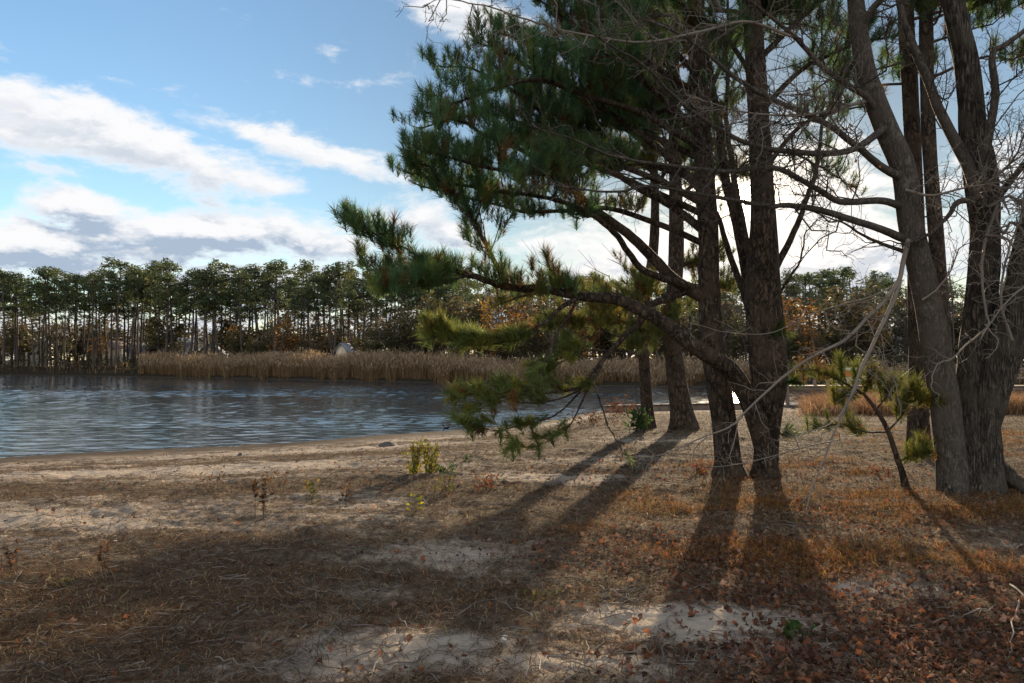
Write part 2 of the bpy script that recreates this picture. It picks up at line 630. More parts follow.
def gz(x, y):
    """ground height with the small lumps of the near ground"""
    x, y = np.asarray(x, float), np.asarray(y, float)
    near = 1 - sstep(np.hypot(x, y), 22, 45)
    d = (fbm(x * 2.2, y * 2.2, 3, 21) - 0.5) * 0.09 + (fbm(x * 11, y * 11, 3, 31) - 0.5) * 0.035
    return gz_base(x, y) + d * near * (1 - sstep(y / shore_near(x, y), 0.9, 1.0) * 0.7)


def GP(px, py):
    """where the line of sight (px, py) meets the ground"""
    r = ray(px, py)
    lo, hi = 1.0, 60.0
    for Y in np.linspace(1.0, 60.0, 1200):
        p = np.array([0, 0, CAM_H]) + r * (Y / r[1])
        if p[2] < float(gz_base(p[0], p[1])):
            break
    p[2] = float(gz(p[0], p[1]))
    return p


# sand patches and golden grass patches: (px, py on the ground, half width m, half depth m, amount)
def patch_list(spec):
    out = []
    for px, py, hw, hd, amt in spec:
        g = GP(px, py)
        out.append((g[0], g[1], hw, hd, amt))
    return out


SAND = patch_list([(40, 475, 5, 1.9, .85), (200, 470, 6, 2.0, .85), (60, 512, 3.6, 1.3, .68), (180, 508, 3.0, 1.1, .62), (20, 545, 1.5, .6, .5), (380, 448, 4, 1.8, .8),
                   (545, 478, 1.3, .55, .95), (590, 460, 1.5, 1.0, .6), (455, 556, .9, .5, .9), (520, 575, .8, .35, .55), (375, 590, .5, .25, .5),
                   (430, 655, 1.0, .42, .95), (560, 670, .9, .36, 1.0), (340, 668, .7, .3, .8), (700, 625, .85, .5, 1.0), (640, 665, .7, .3, .75), (250, 672, .9, .25, .6), (760, 650, .5, .4, .7),
                   (60, 668, 1.0, .25, .5), (880, 590, .55, .35, .7), (1005, 540, .6, .6, .55), (330, 500, 1.5, .5, .45), (640, 440, 2.5, 1.2, .5), (420, 620, 1.2, .2, .35)])
GOLD = patch_list([(780, 500, 1.3, 1.0, .9), (880, 500, 1.6, .9, .9), (960, 510, 1.4, .8, .7), (690, 500, 1.0, .7, .5), (620, 510, 1.4, .5, .6), (860, 560, 1.1, .6, .8),
                   (800, 470, 1.6, 1.4, .6), (760, 560, .9, .7, .5), (640, 530, 1.0, .5, .5), (700, 560, .5, .5, .6), (960, 440, 3.0, 3.0, .5)])


def field(lst, x, y):
    s = np.zeros_like(x)
    for cx, cy, hw, hd, amt in lst:
        s = np.maximum(s, amt * np.exp(-(((x - cx) / hw) ** 2 + ((y - cy) / hd) ** 2) * 0.8))
    return s


def sand_at(x, y):
    u = y / shore_near(x, y)
    s = field(SAND, x, y)
    strip = sstep(u, 0.76, 0.92) * (0.62 + 0.5 * (fbm(x * .3, y * .6, 3, 44) - .5)) * np.where(x / np.maximum(y, .5) > 0.1, 0.55, 1.0)
    left = 0.46 * sstep(u, 0.42, 0.7) * (1 - sstep(x / np.maximum(y, 0.5), -0.45, -0.05))
    s = np.maximum(np.maximum(s, strip), left)
    streak = fbm(x * 0.5 + 0.2 * y, y * 2.6, 5, 61) - 0.5
    return np.clip(s + streak * 0.75 * np.clip(s * 3, 0.12, 1), 0, 1)


def gold_at(x, y):
    g = field(GOLD, x, y)
    return np.clip(g + (fbm(x * 1.4, y * 2.0, 4, 71) - 0.55) * 1.7 * np.clip(g * 3 + .12, 0, 1), 0, 1) * (1 - sand_at(x, y))


def build_ground():
    dense = np.radians(np.linspace(-37, 37, 560))
    side = np.radians(np.linspace(37, 323, 60))[1:-1]
    ang = np.concatenate([dense, side])
    rad = np.concatenate([[0.6, 1.4, 2.2], np.geomspace(2.8, 46, 640), np.geomspace(47, 200, 130), np.geomspace(210, 5000, 30)])
    A, R = np.meshgrid(ang, rad)
    x, y = np.sin(A) * R, np.cos(A) * R
    x = np.vstack([np.zeros((1, 1)), x.reshape(-1, 1)])[:, 0]
    y = np.vstack([np.zeros((1, 1)), y.reshape(-1, 1)])[:, 0]
    z = gz(x, y)
    na, nr = len(ang), len(rad)
    i = np.arange(nr - 1)[:, None] * na
    j = np.arange(na)[None, :]
    k = (j + 1) % na
    q = np.stack([1 + i + j, 1 + i + na + j, 1 + i + na + k, 1 + i + k], -1).reshape(-1, 4)
    jj = np.arange(na)
    t = np.stack([np.zeros(na, int), 1 + jj, 1 + (jj + 1) % na], -1)
    mb = MB()
    mb.add(np.column_stack([x, y, z]), q, t)
    ob = mb.build('ground', mat_ground(), smooth=True)
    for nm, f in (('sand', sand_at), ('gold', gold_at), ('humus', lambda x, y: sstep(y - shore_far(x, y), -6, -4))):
        a = ob.data.attributes.new(nm, 'FLOAT', 'POINT')
        a.data.foreach_set('value', f(x, y).astype(np.float32))
    tag(ob, 'sandy ground strewn with brown needle litter', kind='structure')
    # water: one sheet, its waves real within sight
    aa = np.concatenate([[-9, -4, -2, -1.2], np.linspace(-.82, .82, 620), [1.2, 2, 4, 9]])
    ys = np.concatenate([[12, 15], np.arange(17, 75, .12), np.arange(75, 140, .22), [150, 175, 210, 260, 330, 420]])
    AA, YY = np.meshgrid(aa, ys)
    XX = AA * YY
    wr = np.random.default_rng(12)
    Zw = np.zeros_like(XX)
    for _ in range(34):
        lam = math.exp(wr.uniform(math.log(.36), math.log(1.25)))
        th = math.radians(100) + wr.normal(0, .55)
        kx, ky = math.cos(th) * 2 * math.pi / lam, math.sin(th) * 2 * math.pi / lam
        ph_ = wr.uniform(0, 6.28) + (fbm(XX * .05, YY * .05, 2, wr.integers(99)) - .5) * 5
        Zw += lam / (2 * math.pi) * WAVE_SLOPE * np.sin(kx * XX + ky * YY + ph_)
    gust = .55 + .9 * sstep(fbm(XX * .03 + 4, YY * .09, 3, 66), .38, .62)
    Zw = Zw * gust * sstep(YY, 14, 18) * (1 - sstep(YY, 130, 140)) * sstep(1.2 - np.abs(AA), .3, .38)
    nx = len(aa)
    mb = MB()
    ii = np.arange(len(ys) - 1)[:, None] * nx
    j = np.arange(nx - 1)[None, :]
    mb.add(np.column_stack([XX.ravel(), YY.ravel(), WATER_Z + Zw.ravel()]), np.stack([ii + j, ii + j + 1, ii + nx + j + 1, ii + nx + j], -1).reshape(-1, 4))
    w = mb.build('water', mat_water(), smooth=True)
    tag(w, 'rippled blue grey river water', kind='structure')


build_ground()

# ------------------------------------------------------------------ vegetation generators
def needle_template(r, n, length, spread=(0.25, 1.25)):
    v = []
    for _ in range(n):
        a = r.uniform(0, 2 * math.pi)
        th = r.uniform(*spread) * r.uniform(.6, 1)
        d = np.array([math.sin(th) * math.cos(a), math.sin(th) * math.sin(a), math.cos(th)])
        b = np.array([0, 0, r.uniform(-0.15, 0.05)])
        ln = length * r.uniform(0.7, 1.1)
        s = unit(np.cross(d, r.normal(size=3))) * 0.0034
        e = b + d * ln + np.array([0, 0, -0.02]) * r.uniform(0, 1)
        v += [b - s, b + s, e]
    return np.array(v)


_tr = np.random.default_rng(3)
TUFTS = [needle_template(_tr, 76, 0.165) for _ in range(6)]


def rot_to(dirs, r):
    """rotation matrices taking +Z to dirs, with a random roll"""
    d = dirs / (np.linalg.norm(dirs, axis=1)[:, None] + 1e-9)
    ref = r.normal(size=d.shape)
    a = np.cross(d, ref)
    a /= np.linalg.norm(a, axis=1)[:, None] + 1e-9
    b = np.cross(d, a)
    return np.stack([a, b, d], axis=2)


def add_tufts(mb, pos, dirs, r, size=1.0, brown=0.06, green=(0.062, 0.098, 0.034)):
    pos, dirs = np.asarray(pos), np.asarray(dirs)
    if not len(pos):
        return
    which = r.integers(0, len(TUFTS), len(pos))
    Rm = rot_to(dirs, r)
    sc = r.uniform(0.6, 1.25, len(pos)) * size
    # neighbouring tufts share their tone: green, olive or dry
    nz = fbm(pos[:, 0] * 1.4 + 40, pos[:, 2] * 1.4 + pos[:, 1], 2, 91)
    for k in range(len(TUFTS)):
        s = np.where(which == k)[0]
        if not len(s):
            continue
        T = TUFTS[k]
        v = np.einsum('nij,kj->nki', Rm[s], T) * sc[s][:, None, None] + pos[s][:, None, :]
        c = np.tile(np.array(green), (len(s), 1)) * r.uniform(0.6, 1.35, (len(s), 1))
        c = c * (0.75 + 0.6 * nz[s])[:, None]
        ol = r.random(len(s)) < 0.25
        c[ol] *= np.array([1.55, 1.15, 0.75])
        br = r.random(len(s)) < brown * (0.3 + 2.4 * (nz[s] > 0.58))
        c[br] = np.array([0.17, 0.085, 0.028]) * r.uniform(0.6, 1.2, (int(br.sum()), 1))
        cc = np.repeat(c[:, None, :], len(T), 1)
        mb.add(v.reshape(-1, 3), None, np.arange(len(s) * len(T)).reshape(-1, 3), cc.reshape(-1, 3))


class Wood:
    """thin branches of one part: tubes into a MB, needle tips into lists"""
    def __init__(self, seed):
        self.mb = MB()
        self.pos, self.dir = [], []
        self.r = np.random.default_rng(seed)

    def tip(self, p, d):
        self.pos.append(p)
        self.dir.append(d)


def path_at(pts, s):
    seg = np.linalg.norm(np.diff(pts, axis=0), axis=1)
    ln = np.concatenate([[0], np.cumsum(seg)])
    x = s * ln[-1]
    i = min(max(int(np.searchsorted(ln, x)) - 1, 0), len(pts) - 2)
    t = (x - ln[i]) / (seg[i] + 1e-9)
    return pts[i] * (1 - t) + pts[i + 1] * t, unit(pts[i + 1] - pts[i])


def pine_spray(w, pts, r0, L, start, step, sub_len, level, leafy=1.0, droop=0.0, flat=0.6, fwd=0.0):
    """side branches along pts, with twigs and needle tufts"""
    r = w.r
    s = start
    sg = 1
    while s < 1.0:
        p, t = path_at(pts, s)
        side = unit(np.cross(t, UP) + 1e-4) * sg
        sg = -sg
        tilt = r.normal(0, 0.36) if flat > 0.5 else r.uniform(-1.3, 1.3)
        upv = unit(UP - t * t[2] + 1e-5)
        side = side * math.cos(tilt) + upv * (math.sin(abs(tilt)) * (1 if r.random() < 0.8 else -0.7))
        d = unit(t * (r.uniform(0.35, 1.1) + fwd) + side * 0.85 + UP * (r.uniform(-.1, 0.3) - droop))
        ln = sub_len * (0.35 + 0.75 * (1 - s)) * r.uniform(0.55, 1.25)
        n = 5 if level > 1 else 4
        tt = np.linspace(0, 1, n)[:, None]
        wob = np.cumsum(r.normal(0, 0.05, (n, 3)), axis=0) * ln
        wob[0] = 0
        cp = p + d * tt * ln + UP * (0.16 - droop * 0.6) * ln * tt ** 2 + wob
        rr = min(r0 * 0.42, 0.012 * ln + 0.003)
        w.mb.tube(cp, np.linspace(rr, max(0.0028, rr * 0.3), n), 4 if level == 1 else 5)
        if level > 1:
            pine_spray(w, cp, rr, ln, 0.16, 0.085 / max(ln, 0.3), max(0.15, ln * 0.34), level - 1, leafy, droop, flat, fwd)
            if r.random() < leafy:
                w.tip(cp[-1], unit(cp[-1] - cp[-2] + UP * 0.1))
        else:
            if r.random() < leafy:
                w.tip(cp[-1], unit(cp[-1] - cp[-2] + UP * (0.25 - .3 * fwd) + t * fwd * .6))
            if ln > 0.2 and r.random() < leafy:
                q, t2 = path_at(cp, 0.62)
                w.tip(q, unit(t2 + UP * 0.2))
            if ln > 0.3 and r.random() < leafy * .7:
                q, t2 = path_at(cp, 0.4)
                w.tip(q, unit(t2 + UP * 0.3))
        s += step * r.uniform(0.6, 1.4)


def img_path(pts, y0, y1, n=None, jitter=0.0, r=None):
    """smooth path through directions (px, py), its depth running from y0 to y1"""
    k = len(pts)
    ys = np.linspace(y0, y1, k) if np.isscalar(y1) else np.array(y1)
    p = np.array([P(a, b, Y) for (a, b), Y in zip(pts, ys)])
    return spline(p, n or max(8, k * 4))


def taper(r0, r1, n, power=1.0):
    return r0 + (r1 - r0) * np.linspace(0, 1, n) ** power


def limb(root, name, w, pts, r0, r1, sides, bark, power=1.0, label=None, foliage=True, rough=0.12, size=1.0, brown=0.06, needle_label=None, twig=None):
    """one limb as a part: the wood with its twigs; its needles are its child"""
    org = np.array(root.location)
    mb = w.mb
    mb.tube(pts, taper(r0, r1, len(pts), power), sides, rough, w.r.integers(50))
    o = mb.build(name, bark, root, smooth=True, origin=None)
    return o


def shift(o, org):
    """put a part that was built in world space under its thing"""
    co = np.empty(len(o.data.vertices) * 3, np.float32)
    o.data.vertices.foreach_get('co', co)
    co = co.reshape(-1, 3) - np.asarray(org, np.float32)
    o.data.vertices.foreach_set('co', co.ravel())
    o.data.update()


def part(mb, name, mat, root, smooth=True):
    """a MB in world space -> a child of root (or of a child of root)"""
    top = root
    while top.parent is not None:
        top = top.parent
    return mb.build(name, mat, root, smooth=smooth, origin=np.array(top.location)) if False else _part(mb, name, mat, root, top, smooth)


def _part(mb, name, mat, root, top, smooth):
    o = mb.build(name, mat, None, smooth=smooth)
    shift(o, np.array(top.location))
    o.parent = root
    return o


def flare(pts, r, amount, height):
    """widen a trunk's radii where it meets the ground"""
    z = pts[:, 2] - pts[0, 2]
    return r * (1 + amount * np.exp(-z / height))


def pine_limb(root, seed, img, y0, y1, r0, r1, sub, start=0.3, step=0.05, leafy=1.0, droop=0.0, level=2, brown=0.06, size=1.0, n=None, power=0.9, fwd=0.0, green=(0.062, 0.098, 0.034)):
    w = Wood(seed)
    pts = img_path(img, y0, y1, n)
    jit = np.cumsum(w.r.normal(0, 0.016, pts.shape), axis=0) * np.linspace(0, 1, len(pts))[:, None]
    pts = pts + jit
    w.mb.tube(pts, taper(r0, r1, len(pts), power), 10, 0.18, seed)
    pine_spray(w, pts, r0 * 0.6, 1, start, step * .8, sub, level, leafy, droop, 0.6, fwd)
    w.tip(pts[-1], unit(pts[-1] - pts[-2]))
    o = part(w.mb, 'limb', M_PINEBARK, root)
    if leafy > 0:
        f = MB()
        add_tufts(f, w.pos, w.dir, w.r, size, brown, green)
        part(f, 'needle_foliage', M_NEEDLE, o, smooth=False)
    return o, pts


def pine_crown(root, seed, trunk, s0, s1, count, ln0, ln1, sub, bias=None, leafy=1.0, step=0.06, brown=0.05, size=1.1, r0=0.035, green=None):
    """the boughs of the upper crown as one mesh and their needles as another"""
    w = Wood(seed)
    r = w.r
    for k in range(count):
        s = s0 + (s1 - s0) * (k + r.random()) / count
        p, t = path_at(trunk, s)
        a = r.uniform(0, 2 * math.pi)
        d = np.array([math.cos(a), math.sin(a), r.uniform(-0.12, 0.35)])
        if bias is not None:
            d = d + np.array(bias)
        d = unit(d)
        ln = (ln0 + (ln1 - ln0) * (s - s0) / (s1 - s0)) * r.uniform(0.6, 1.2)
        n = 8
        tt = np.linspace(0, 1, n)[:, None]
        wob = np.cumsum(r.normal(0, 0.03, (n, 3)), axis=0) * ln
        wob[0] = 0
        cp = p + d * tt * ln + UP * 0.12 * ln * tt ** 2 + wob
        rr = r0 * (0.5 + 0.5 * ln / ln0)
        w.mb.tube(cp, np.linspace(rr, 0.006, n), 6, 0.1, k)
        pine_spray(w, cp, rr, ln, 0.3, step, sub, 2, leafy, 0.0)
        w.tip(cp[-1], unit(cp[-1] - cp[-2]))
    o = part(w.mb, 'bough_work', M_PINETWIG, root)
    f = MB()
    add_tufts(f, w.pos, w.dir, r, size, brown, green or (0.075, 0.13, 0.05))
    part(f, 'crown', M_NEEDLE, root, smooth=False)
    return len(w.pos)


def trunk_part(root, name, img, y0, y1, radii, bark, sides=28, rough=0.22, flare_a=0.5, flare_h=0.22, n=60, seed=1, freq=7.0):
    """radii in metres, one per given point"""
    k = len(img)
    ys = np.linspace(y0, y1, k)
    p = np.array([[*P(a, b, Y), rr] for (a, b), Y, rr in zip(img, ys, radii)])
    # carry on below the surface so that the foot never floats
    q = spline(p, n)
    pts, rad = q[:, :3], q[:, 3]
    rad = flare(pts, rad, flare_a, flare_h)
    pts = np.vstack([pts[0] - UP * 0.25, pts])
    rad = np.concatenate([[rad[0] * 1.08], rad])
    mb = MB()
    mb.tube(pts, rad, sides, rough, seed, freq)
    part(mb, name, bark, root)
    return pts[1:]


GREEN = (0.075, 0.135, 0.054)
GREEN_LOW = (0.13, 0.155, 0.042)  # low boughs: their sunlit yellow is put into the needle colour

# ------------------------------------------------------------------ pine with the straight trunk, its limbs sweeping out over the beach
D_A = float(GP(727, 476)[1])
rootA = thing('pine_tree', GP(727, 476), 'pine with a straight dark trunk and big needle covered limbs sweeping left over the sand', 'tree')
trA = trunk_part(rootA, 'trunk', [(729, 476), (723, 420), (713, 350), (709, 290), (708, 230), (703, 150), (698, 60), (694, -40), (690, -160), (688, -300), (686, -420)], D_A, D_A,
                 [.178, .168, .158, .15, .142, .13, .12, .105, .085, .055, .02], M_PINEBARK, seed=4, flare_a=.5, flare_h=.13)
LA = [
    (101, [(690, 290), (661, 301), (646, 309), (641, 325), (621, 343), (599, 369), (591, 384), (573, 395), (540, 402), (510, 406), (478, 412)], D_A, D_A - 1.6, .055, .008, .48, .55, .05, .9, .05),
    (102, [(708, 300), (676, 281), (654, 259), (632, 237), (610, 217), (585, 195), (560, 172), (530, 150), (500, 135), (470, 118), (440, 105)], D_A, D_A - .6, .095, .012, 1.0, .38, .035, 1.0, 0),
    (103, [(706, 290), (676, 282), (642, 268), (628, 251), (612, 228), (590, 210), (555, 196), (515, 188), (475, 182), (435, 172), (398, 162)], D_A, D_A - 1.5, .06, .010, 1.0, .42, .032, 1.0, 0),
    (104, [(705, 232), (670, 205), (630, 185), (580, 150), (540, 112), (500, 84), (460, 66), (425, 62)], D_A, D_A + .6, .06, .010, .95, .35, .035, 1.0, 0),
    (105, [(703, 192), (660, 150), (610, 112), (560, 84), (515, 55), (480, 45)], D_A, D_A - 1.0, .06, .010, .95, .3, .036, 1.0, 0),
    (106, [(700, 135), (660, 95), (610, 55), (570, 22), (535, -5)], D_A, D_A + .3, .06, .010, .95, .25, .036, 1.0, 0),
    (107, [(704, 215), (650, 190), (600, 168), (550, 150), (510, 140), (470, 150), (420, 148)], D_A, D_A + 1.2, .05, .010, .95, .3, .036, 1.0, 0),
    (108, [(698, 75), (650, 30), (600, -10), (550, -40)], D_A, D_A + .8, .05, .010, .9, .25, .04, 1.0, 0),
    (109, [(702, 160), (650, 135), (600, 125), (560, 120), (520, 105)], D_A, D_A + 2.2, .05, .010, .9, .25, .04, 1.0, 0),
    (110, [(706, 245), (660, 225), (610, 210), (560, 215), (510, 215), (460, 205), (410, 195)], D_A, D_A + .9, .05, .010, .9, .52, .036, 1.0, 0),
    (111, [(700, 120), (720, 70), (745, 30), (780, 0)], D_A, D_A + 1.5, .045, .010, .8, .35, .05, .8, 0),
    (113, [(703, 180), (650, 165), (590, 140), (545, 130), (490, 110), (450, 118), (415, 130)], D_A, D_A + 1.0, .05, .010, .95, .3, .036, 1.0, 0),
    (114, [(700, 110), (650, 62), (590, 40), (540, 45), (500, 32)], D_A, D_A + 1.6, .05, .010, .95, .25, .036, 1.0, 0),
    (115, [(705, 205), (655, 178), (600, 160), (540, 172), (480, 160), (425, 140)], D_A, D_A - 2.2, .05, .010, .95, .3, .034, 1.0, 0),
    (117, [(704, 150), (640, 112), (590, 95), (540, 80), (490, 92), (440, 112)], D_A, D_A - 2.6, .05, .010, .95, .3, .034, 1.0, 0),
    (118, [(702, 130), (670, 110), (640, 115), (600, 105), (570, 115)], D_A, D_A + 2.6, .045, .010, .95, .25, .045, 1.0, 0),
    (121, [(603, 364), (588, 392), (578, 415), (566, 436), (548, 452), (518, 458)], D_A - .9, D_A - 1.7, .014, .004, .26, .5, .12, .9, .1),
    (122, [(593, 382), (600, 400), (608, 425), (622, 443), (634, 455)], D_A - 1.0, D_A - .9, .012, .004, .3, .3, .14, .12, .1),
    (123, [(580, 392), (560, 412), (532, 424), (498, 432), (462, 426)], D_A - 1.0, D_A - 2.0, .014, .004, .34, .35, .085, .9, .03),
    (124, [(612, 352), (590, 350), (565, 362), (545, 378)], D_A - .7, D_A - 1.6, .016, .005, .4, .3, .09, 1.0, .05),
    (125, [(592, 384), (560, 398), (525, 400), (495, 392), (462, 400)], D_A - 1.0, D_A - 2.4, .014, .004, .34, .3, .085, .9, 0),
    (112, [(698, 95), (660, 70), (620, 60), (585, 60)], D_A, D_A - 2.0, .045, .010, .8, .3, .045, 1.0, 0),
]
for sd_, img, a, b, r0, r1, sub, st, stp, leafy, droop in LA:
    pine_limb(rootA, sd_, img, a, b, r0, r1, sub, st, stp, leafy, droop, green=GREEN_LOW if sd_ in (101, 121, 122, 123, 124, 125) else GREEN, fwd=.9 if sd_ in (101, 121, 122, 123, 124, 125) else 0)
pine_crown(rootA, 120, trA, 0.50, 0.97, 26, 2.6, 0.9, 0.8, (-0.3, 0, 0))

# ------------------------------------------------------------------ forked pine with the leaning limb
D_B = float(GP(765, 477)[1])
rootB = thing('pine_tree', GP(765, 477), 'forked pine with a leaning low limb and several stems rising against the sun', 'tree')
trB = trunk_part(rootB, 'trunk', [(765, 477), (768, 420), (769, 380), (766, 330), (763, 280), (764, 232), (762, 180), (759, 120), (755, 50), (750, -40), (748, -160), (746, -290), (745, -400)], D_B, D_B,
                 [.145, .175, .225, .24, .225, .18, .155, .145, .135, .12, .09, .06, .02], M_PINEBARK, seed=9, flare_a=.45, flare_h=.13)
oL1, L1 = pine_limb(rootB, 201, [(768, 462), (752, 409), (734, 373), (705, 351), (676, 332), (654, 316), (613, 299), (580, 295), (537, 287), (507, 284), (470, 274), (430, 264), (395, 262), (362, 262)],
                    D_B - .12, [D_B - .12, D_B - .3, D_B - .5, D_B - .75, D_B - .8, D_B - .85, D_B - .95, D_B - 1.0, D_B - 1.05, D_B - 1.1, D_B - 1.2, D_B - 1.3, D_B - 1.4, D_B - 1.5],
                    .15, .012, .8, .56, .016, 1.0, 0.0, n=70, power=0.75, brown=.1)
LB = [
    (202, [(507, 284), (492, 258), (480, 237), (471, 221), (463, 207), (447, 196), (430, 180), (410, 165)], D_B - 1.1, D_B - 1.6, .035, .008, .7, .2, .045, 1.0, 0),
    (203, [(582, 296), (560, 308), (540, 327), (515, 344), (482, 350), (455, 350), (432, 347)], D_B - 1.0, D_B - 2.2, .032, .006, .5, .35, .034, 1.0, 0.0),
    (204, [(578, 298), (568, 316), (555, 335), (546, 358), (530, 384), (505, 402), (470, 420)], D_B - 1.0, D_B - 2.4, .022, .004, .32, .5, .08, .9, 0.05),
    (205, [(430, 264), (405, 250), (380, 240), (355, 225)], D_B - 1.3, D_B - 1.9, .015, .006, .5, .2, .06, 1.0, 0),
    (206, [(470, 274), (440, 285), (410, 290), (380, 285)], D_B - 1.2, D_B - 2.2, .018, .006, .5, .15, .05, 1.0, 0),
    (210, [(755, 335), (748, 276), (738, 226), (728, 188), (723, 144), (715, 95), (705, 40), (700, -30)], D_B + .1, D_B + .9, .10, .03, .8, .5, .05, .8, 0),
    (211, [(755, 268), (746, 240), (737, 197), (732, 159), (730, 110), (735, 50), (740, -30)], D_B + .05, D_B - .6, .06, .015, .7, .5, .06, .7, 0),
    (212, [(752, 318), (741, 288), (726, 252), (715, 223), (700, 190), (688, 150), (680, 100)], D_B + .1, D_B + 1.5, .06, .015, .7, .5, .06, .8, 0),
    (213, [(770, 280), (778, 262), (794, 232), (805, 200), (814, 170), (822, 130), (835, 90), (850, 40)], D_B, D_B + .8, .06, .012, .7, .5, .07, .7, 0),
    (214, [(771, 305), (779, 293), (797, 264), (802, 241), (817, 222)], D_B, D_B - .6, .025, .005, .3, .35, .12, 0.0, 0),
    (215, [(764, 170), (800, 125), (840, 108), (880, 100)], D_B, D_B + 1.5, .04, .01, .7, .4, .08, .7, 0),
    (216, [(762, 110), (800, 70), (845, 45), (890, 35)], D_B, D_B - .5, .045, .01, .8, .35, .07, .8, 0),
    (217, [(758, 60), (800, 20), (840, -10), (880, -30)], D_B, D_B + 1.0, .045, .01, .8, .3, .06, .9, 0),
    (218, [(762, 150), (790, 150), (820, 165), (850, 185)], D_B, D_B + 2.0, .03, .008, .6, .4, .08, .6, 0),
    (219, [(757, 90), (735, 50), (705, 20), (670, 0)], D_B, D_B - 1.4, .04, .01, .8, .3, .06, 1.0, 0),
]
for sd_, img, a, b, r0, r1, sub, st, stp, leafy, droop in LB:
    pine_limb(rootB, sd_, img, a, b, r0, r1, sub, st, stp, leafy, droop, brown=.1, green=GREEN_LOW if sd_ in (203, 204) else GREEN, fwd=.9 if sd_ in (203, 204) else .2)
pine_crown(rootB, 220, trB, 0.52, 0.97, 24, 2.3, 0.9, 0.8)
# needle tufts that sprout straight from the low bark
for i_, (px, py, dx) in enumerate(((783, 434, 1), (790, 382, 1), (775, 330, 1))):
    wS = Wood(231 + i_)
    c = P(px, py, D_B - .25)
    for _ in range(10):
        d = unit(np.array([dx * wS.r.uniform(.1, 1), -wS.r.uniform(0, 1), wS.r.uniform(-.4, .8)]))
        q = c + d * wS.r.uniform(.02, .16)
        wS.mb.tube(np.array([c - np.array([.14 * dx, -.05, 0]), c, q]), [.006, .005, .003], 4)
        wS.tip(q, d)
    oS = part(wS.mb, 'sprout', M_PINETWIG, rootB)
    fS = MB()
    add_tufts(fS, wS.pos, wS.dir, wS.r, .9)
    part(fS, 'needle_foliage', M_NEEDLE, oS, smooth=False)

# ------------------------------------------------------------------ two slimmer pines nearer the water
def slim_pine(px, py, img, radii, label, seed, crown_s=(0.45, 0.97), n_b=16, ln=1.9, flare_a=.35, bias=None, step=.09, green=None):
    g = GP(px, py)
    root = thing('pine_tree', g, label, 'tree')
    D = float(g[1])
    tr = trunk_part(root, 'trunk', img, D, D, radii, M_PINEBARK, 18, seed=seed, flare_a=flare_a, flare_h=.3)
    pine_crown(root, seed, tr, crown_s[0], crown_s[1], n_b, ln, ln * .45, .8, bias, .9, step, .08, 1.3, .03, green)
    return root, D, tr


rC, dC, _t = slim_pine(648, 428, [(648, 428), (645, 380), (643, 340), (645, 300), (653, 255), (655, 200), (652, 140), (650, 60), (648, -40), (646, -130)],
          [.155, .135, .13, .125, .12, .11, .10, .085, .06, .02], 'slim pine nearest the river, left of the pair standing behind the big trunks', 301, (.42, .97), 28, 3.4, bias=(-.45, 0, .0), step=.075, green=(.075, .09, .025))
rD, dD, _t = slim_pine(684, 430, [(684, 430), (680, 400), (675, 365), (672, 340), (674, 300), (676, 260), (676, 210), (675, 140), (674, 50), (672, -50), (670, -140)],
          [.27, .24, .21, .2, .185, .175, .16, .14, .11, .06, .02], 'pine with a flared leaning foot, right of the pair near the river', 302, (.44, .97), 26, 3.0, bias=(-.3, 0, 0.05), step=.075, green=(.065, .085, .025))
GREEN_C = (.11, .125, .034)
for sd_, rt, dd, img, off in (
        (310, rC, dC, [(646, 312), (610, 300), (570, 292), (530, 298), (495, 312)], -.8), 
        
        (314, rC, dC, [(655, 180), (600, 155), (550, 145), (500, 150)], -.6), (315, rC, dC, [(653, 150), (610, 120), (560, 105), (515, 110)], .8),
        (318, rC, dC, [(647, 320), (615, 322), (580, 318), (545, 325)], -1.4), (317, rC, dC, [(655, 190), (670, 165), (690, 150), (715, 150)], .9),
        (320, rD, dD, [(674, 300), (650, 290), (625, 300), (600, 318)], -1.6), 
        (323, rD, dD, [(676, 190), (640, 165), (600, 155), (560, 160)], .6),
        (324, rD, dD, [(676, 160), (650, 130), (620, 110), (580, 100)], -.8), (325, rD, dD, [(676, 270), (690, 262), (705, 270), (722, 285)], 1.2),
        (326, rD, dD, [(676, 200), (700, 180), (725, 172), (750, 178)], .8), (327, rD, dD, [(676, 310), (665, 318), (650, 330), (640, 345)], -1.8)):
    pine_limb(rt, sd_, img, dd, dd + off, .06, .012, 1.0, .2, .05, .95, .03, brown=.12, size=1.25, green=GREEN_C)
slim_pine(919, 452, [(919, 452), (918, 400), (917, 330), (916, 260), (914, 190), (911, 110), (907, 40), (903, -60), (900, -180), (898, -270)],
          [.17, .16, .155, .15, .145, .14, .13, .1, .06, .02], 'near black slim pine half hidden behind the grey stem of the bare tree', 303, (.5, .97), 20, 2.1)
slim_pine(952, 455, [(952, 455), (948, 400), (943, 340), (937, 250), (931, 170), (928, 110), (926, 20), (925, -80), (924, -180), (923, -270)],
          [.14, .135, .13, .125, .118, .112, .105, .085, .06, .02], 'dark pine rising between the two grey stems of the bare tree', 304, (.5, .97), 20, 2.1)

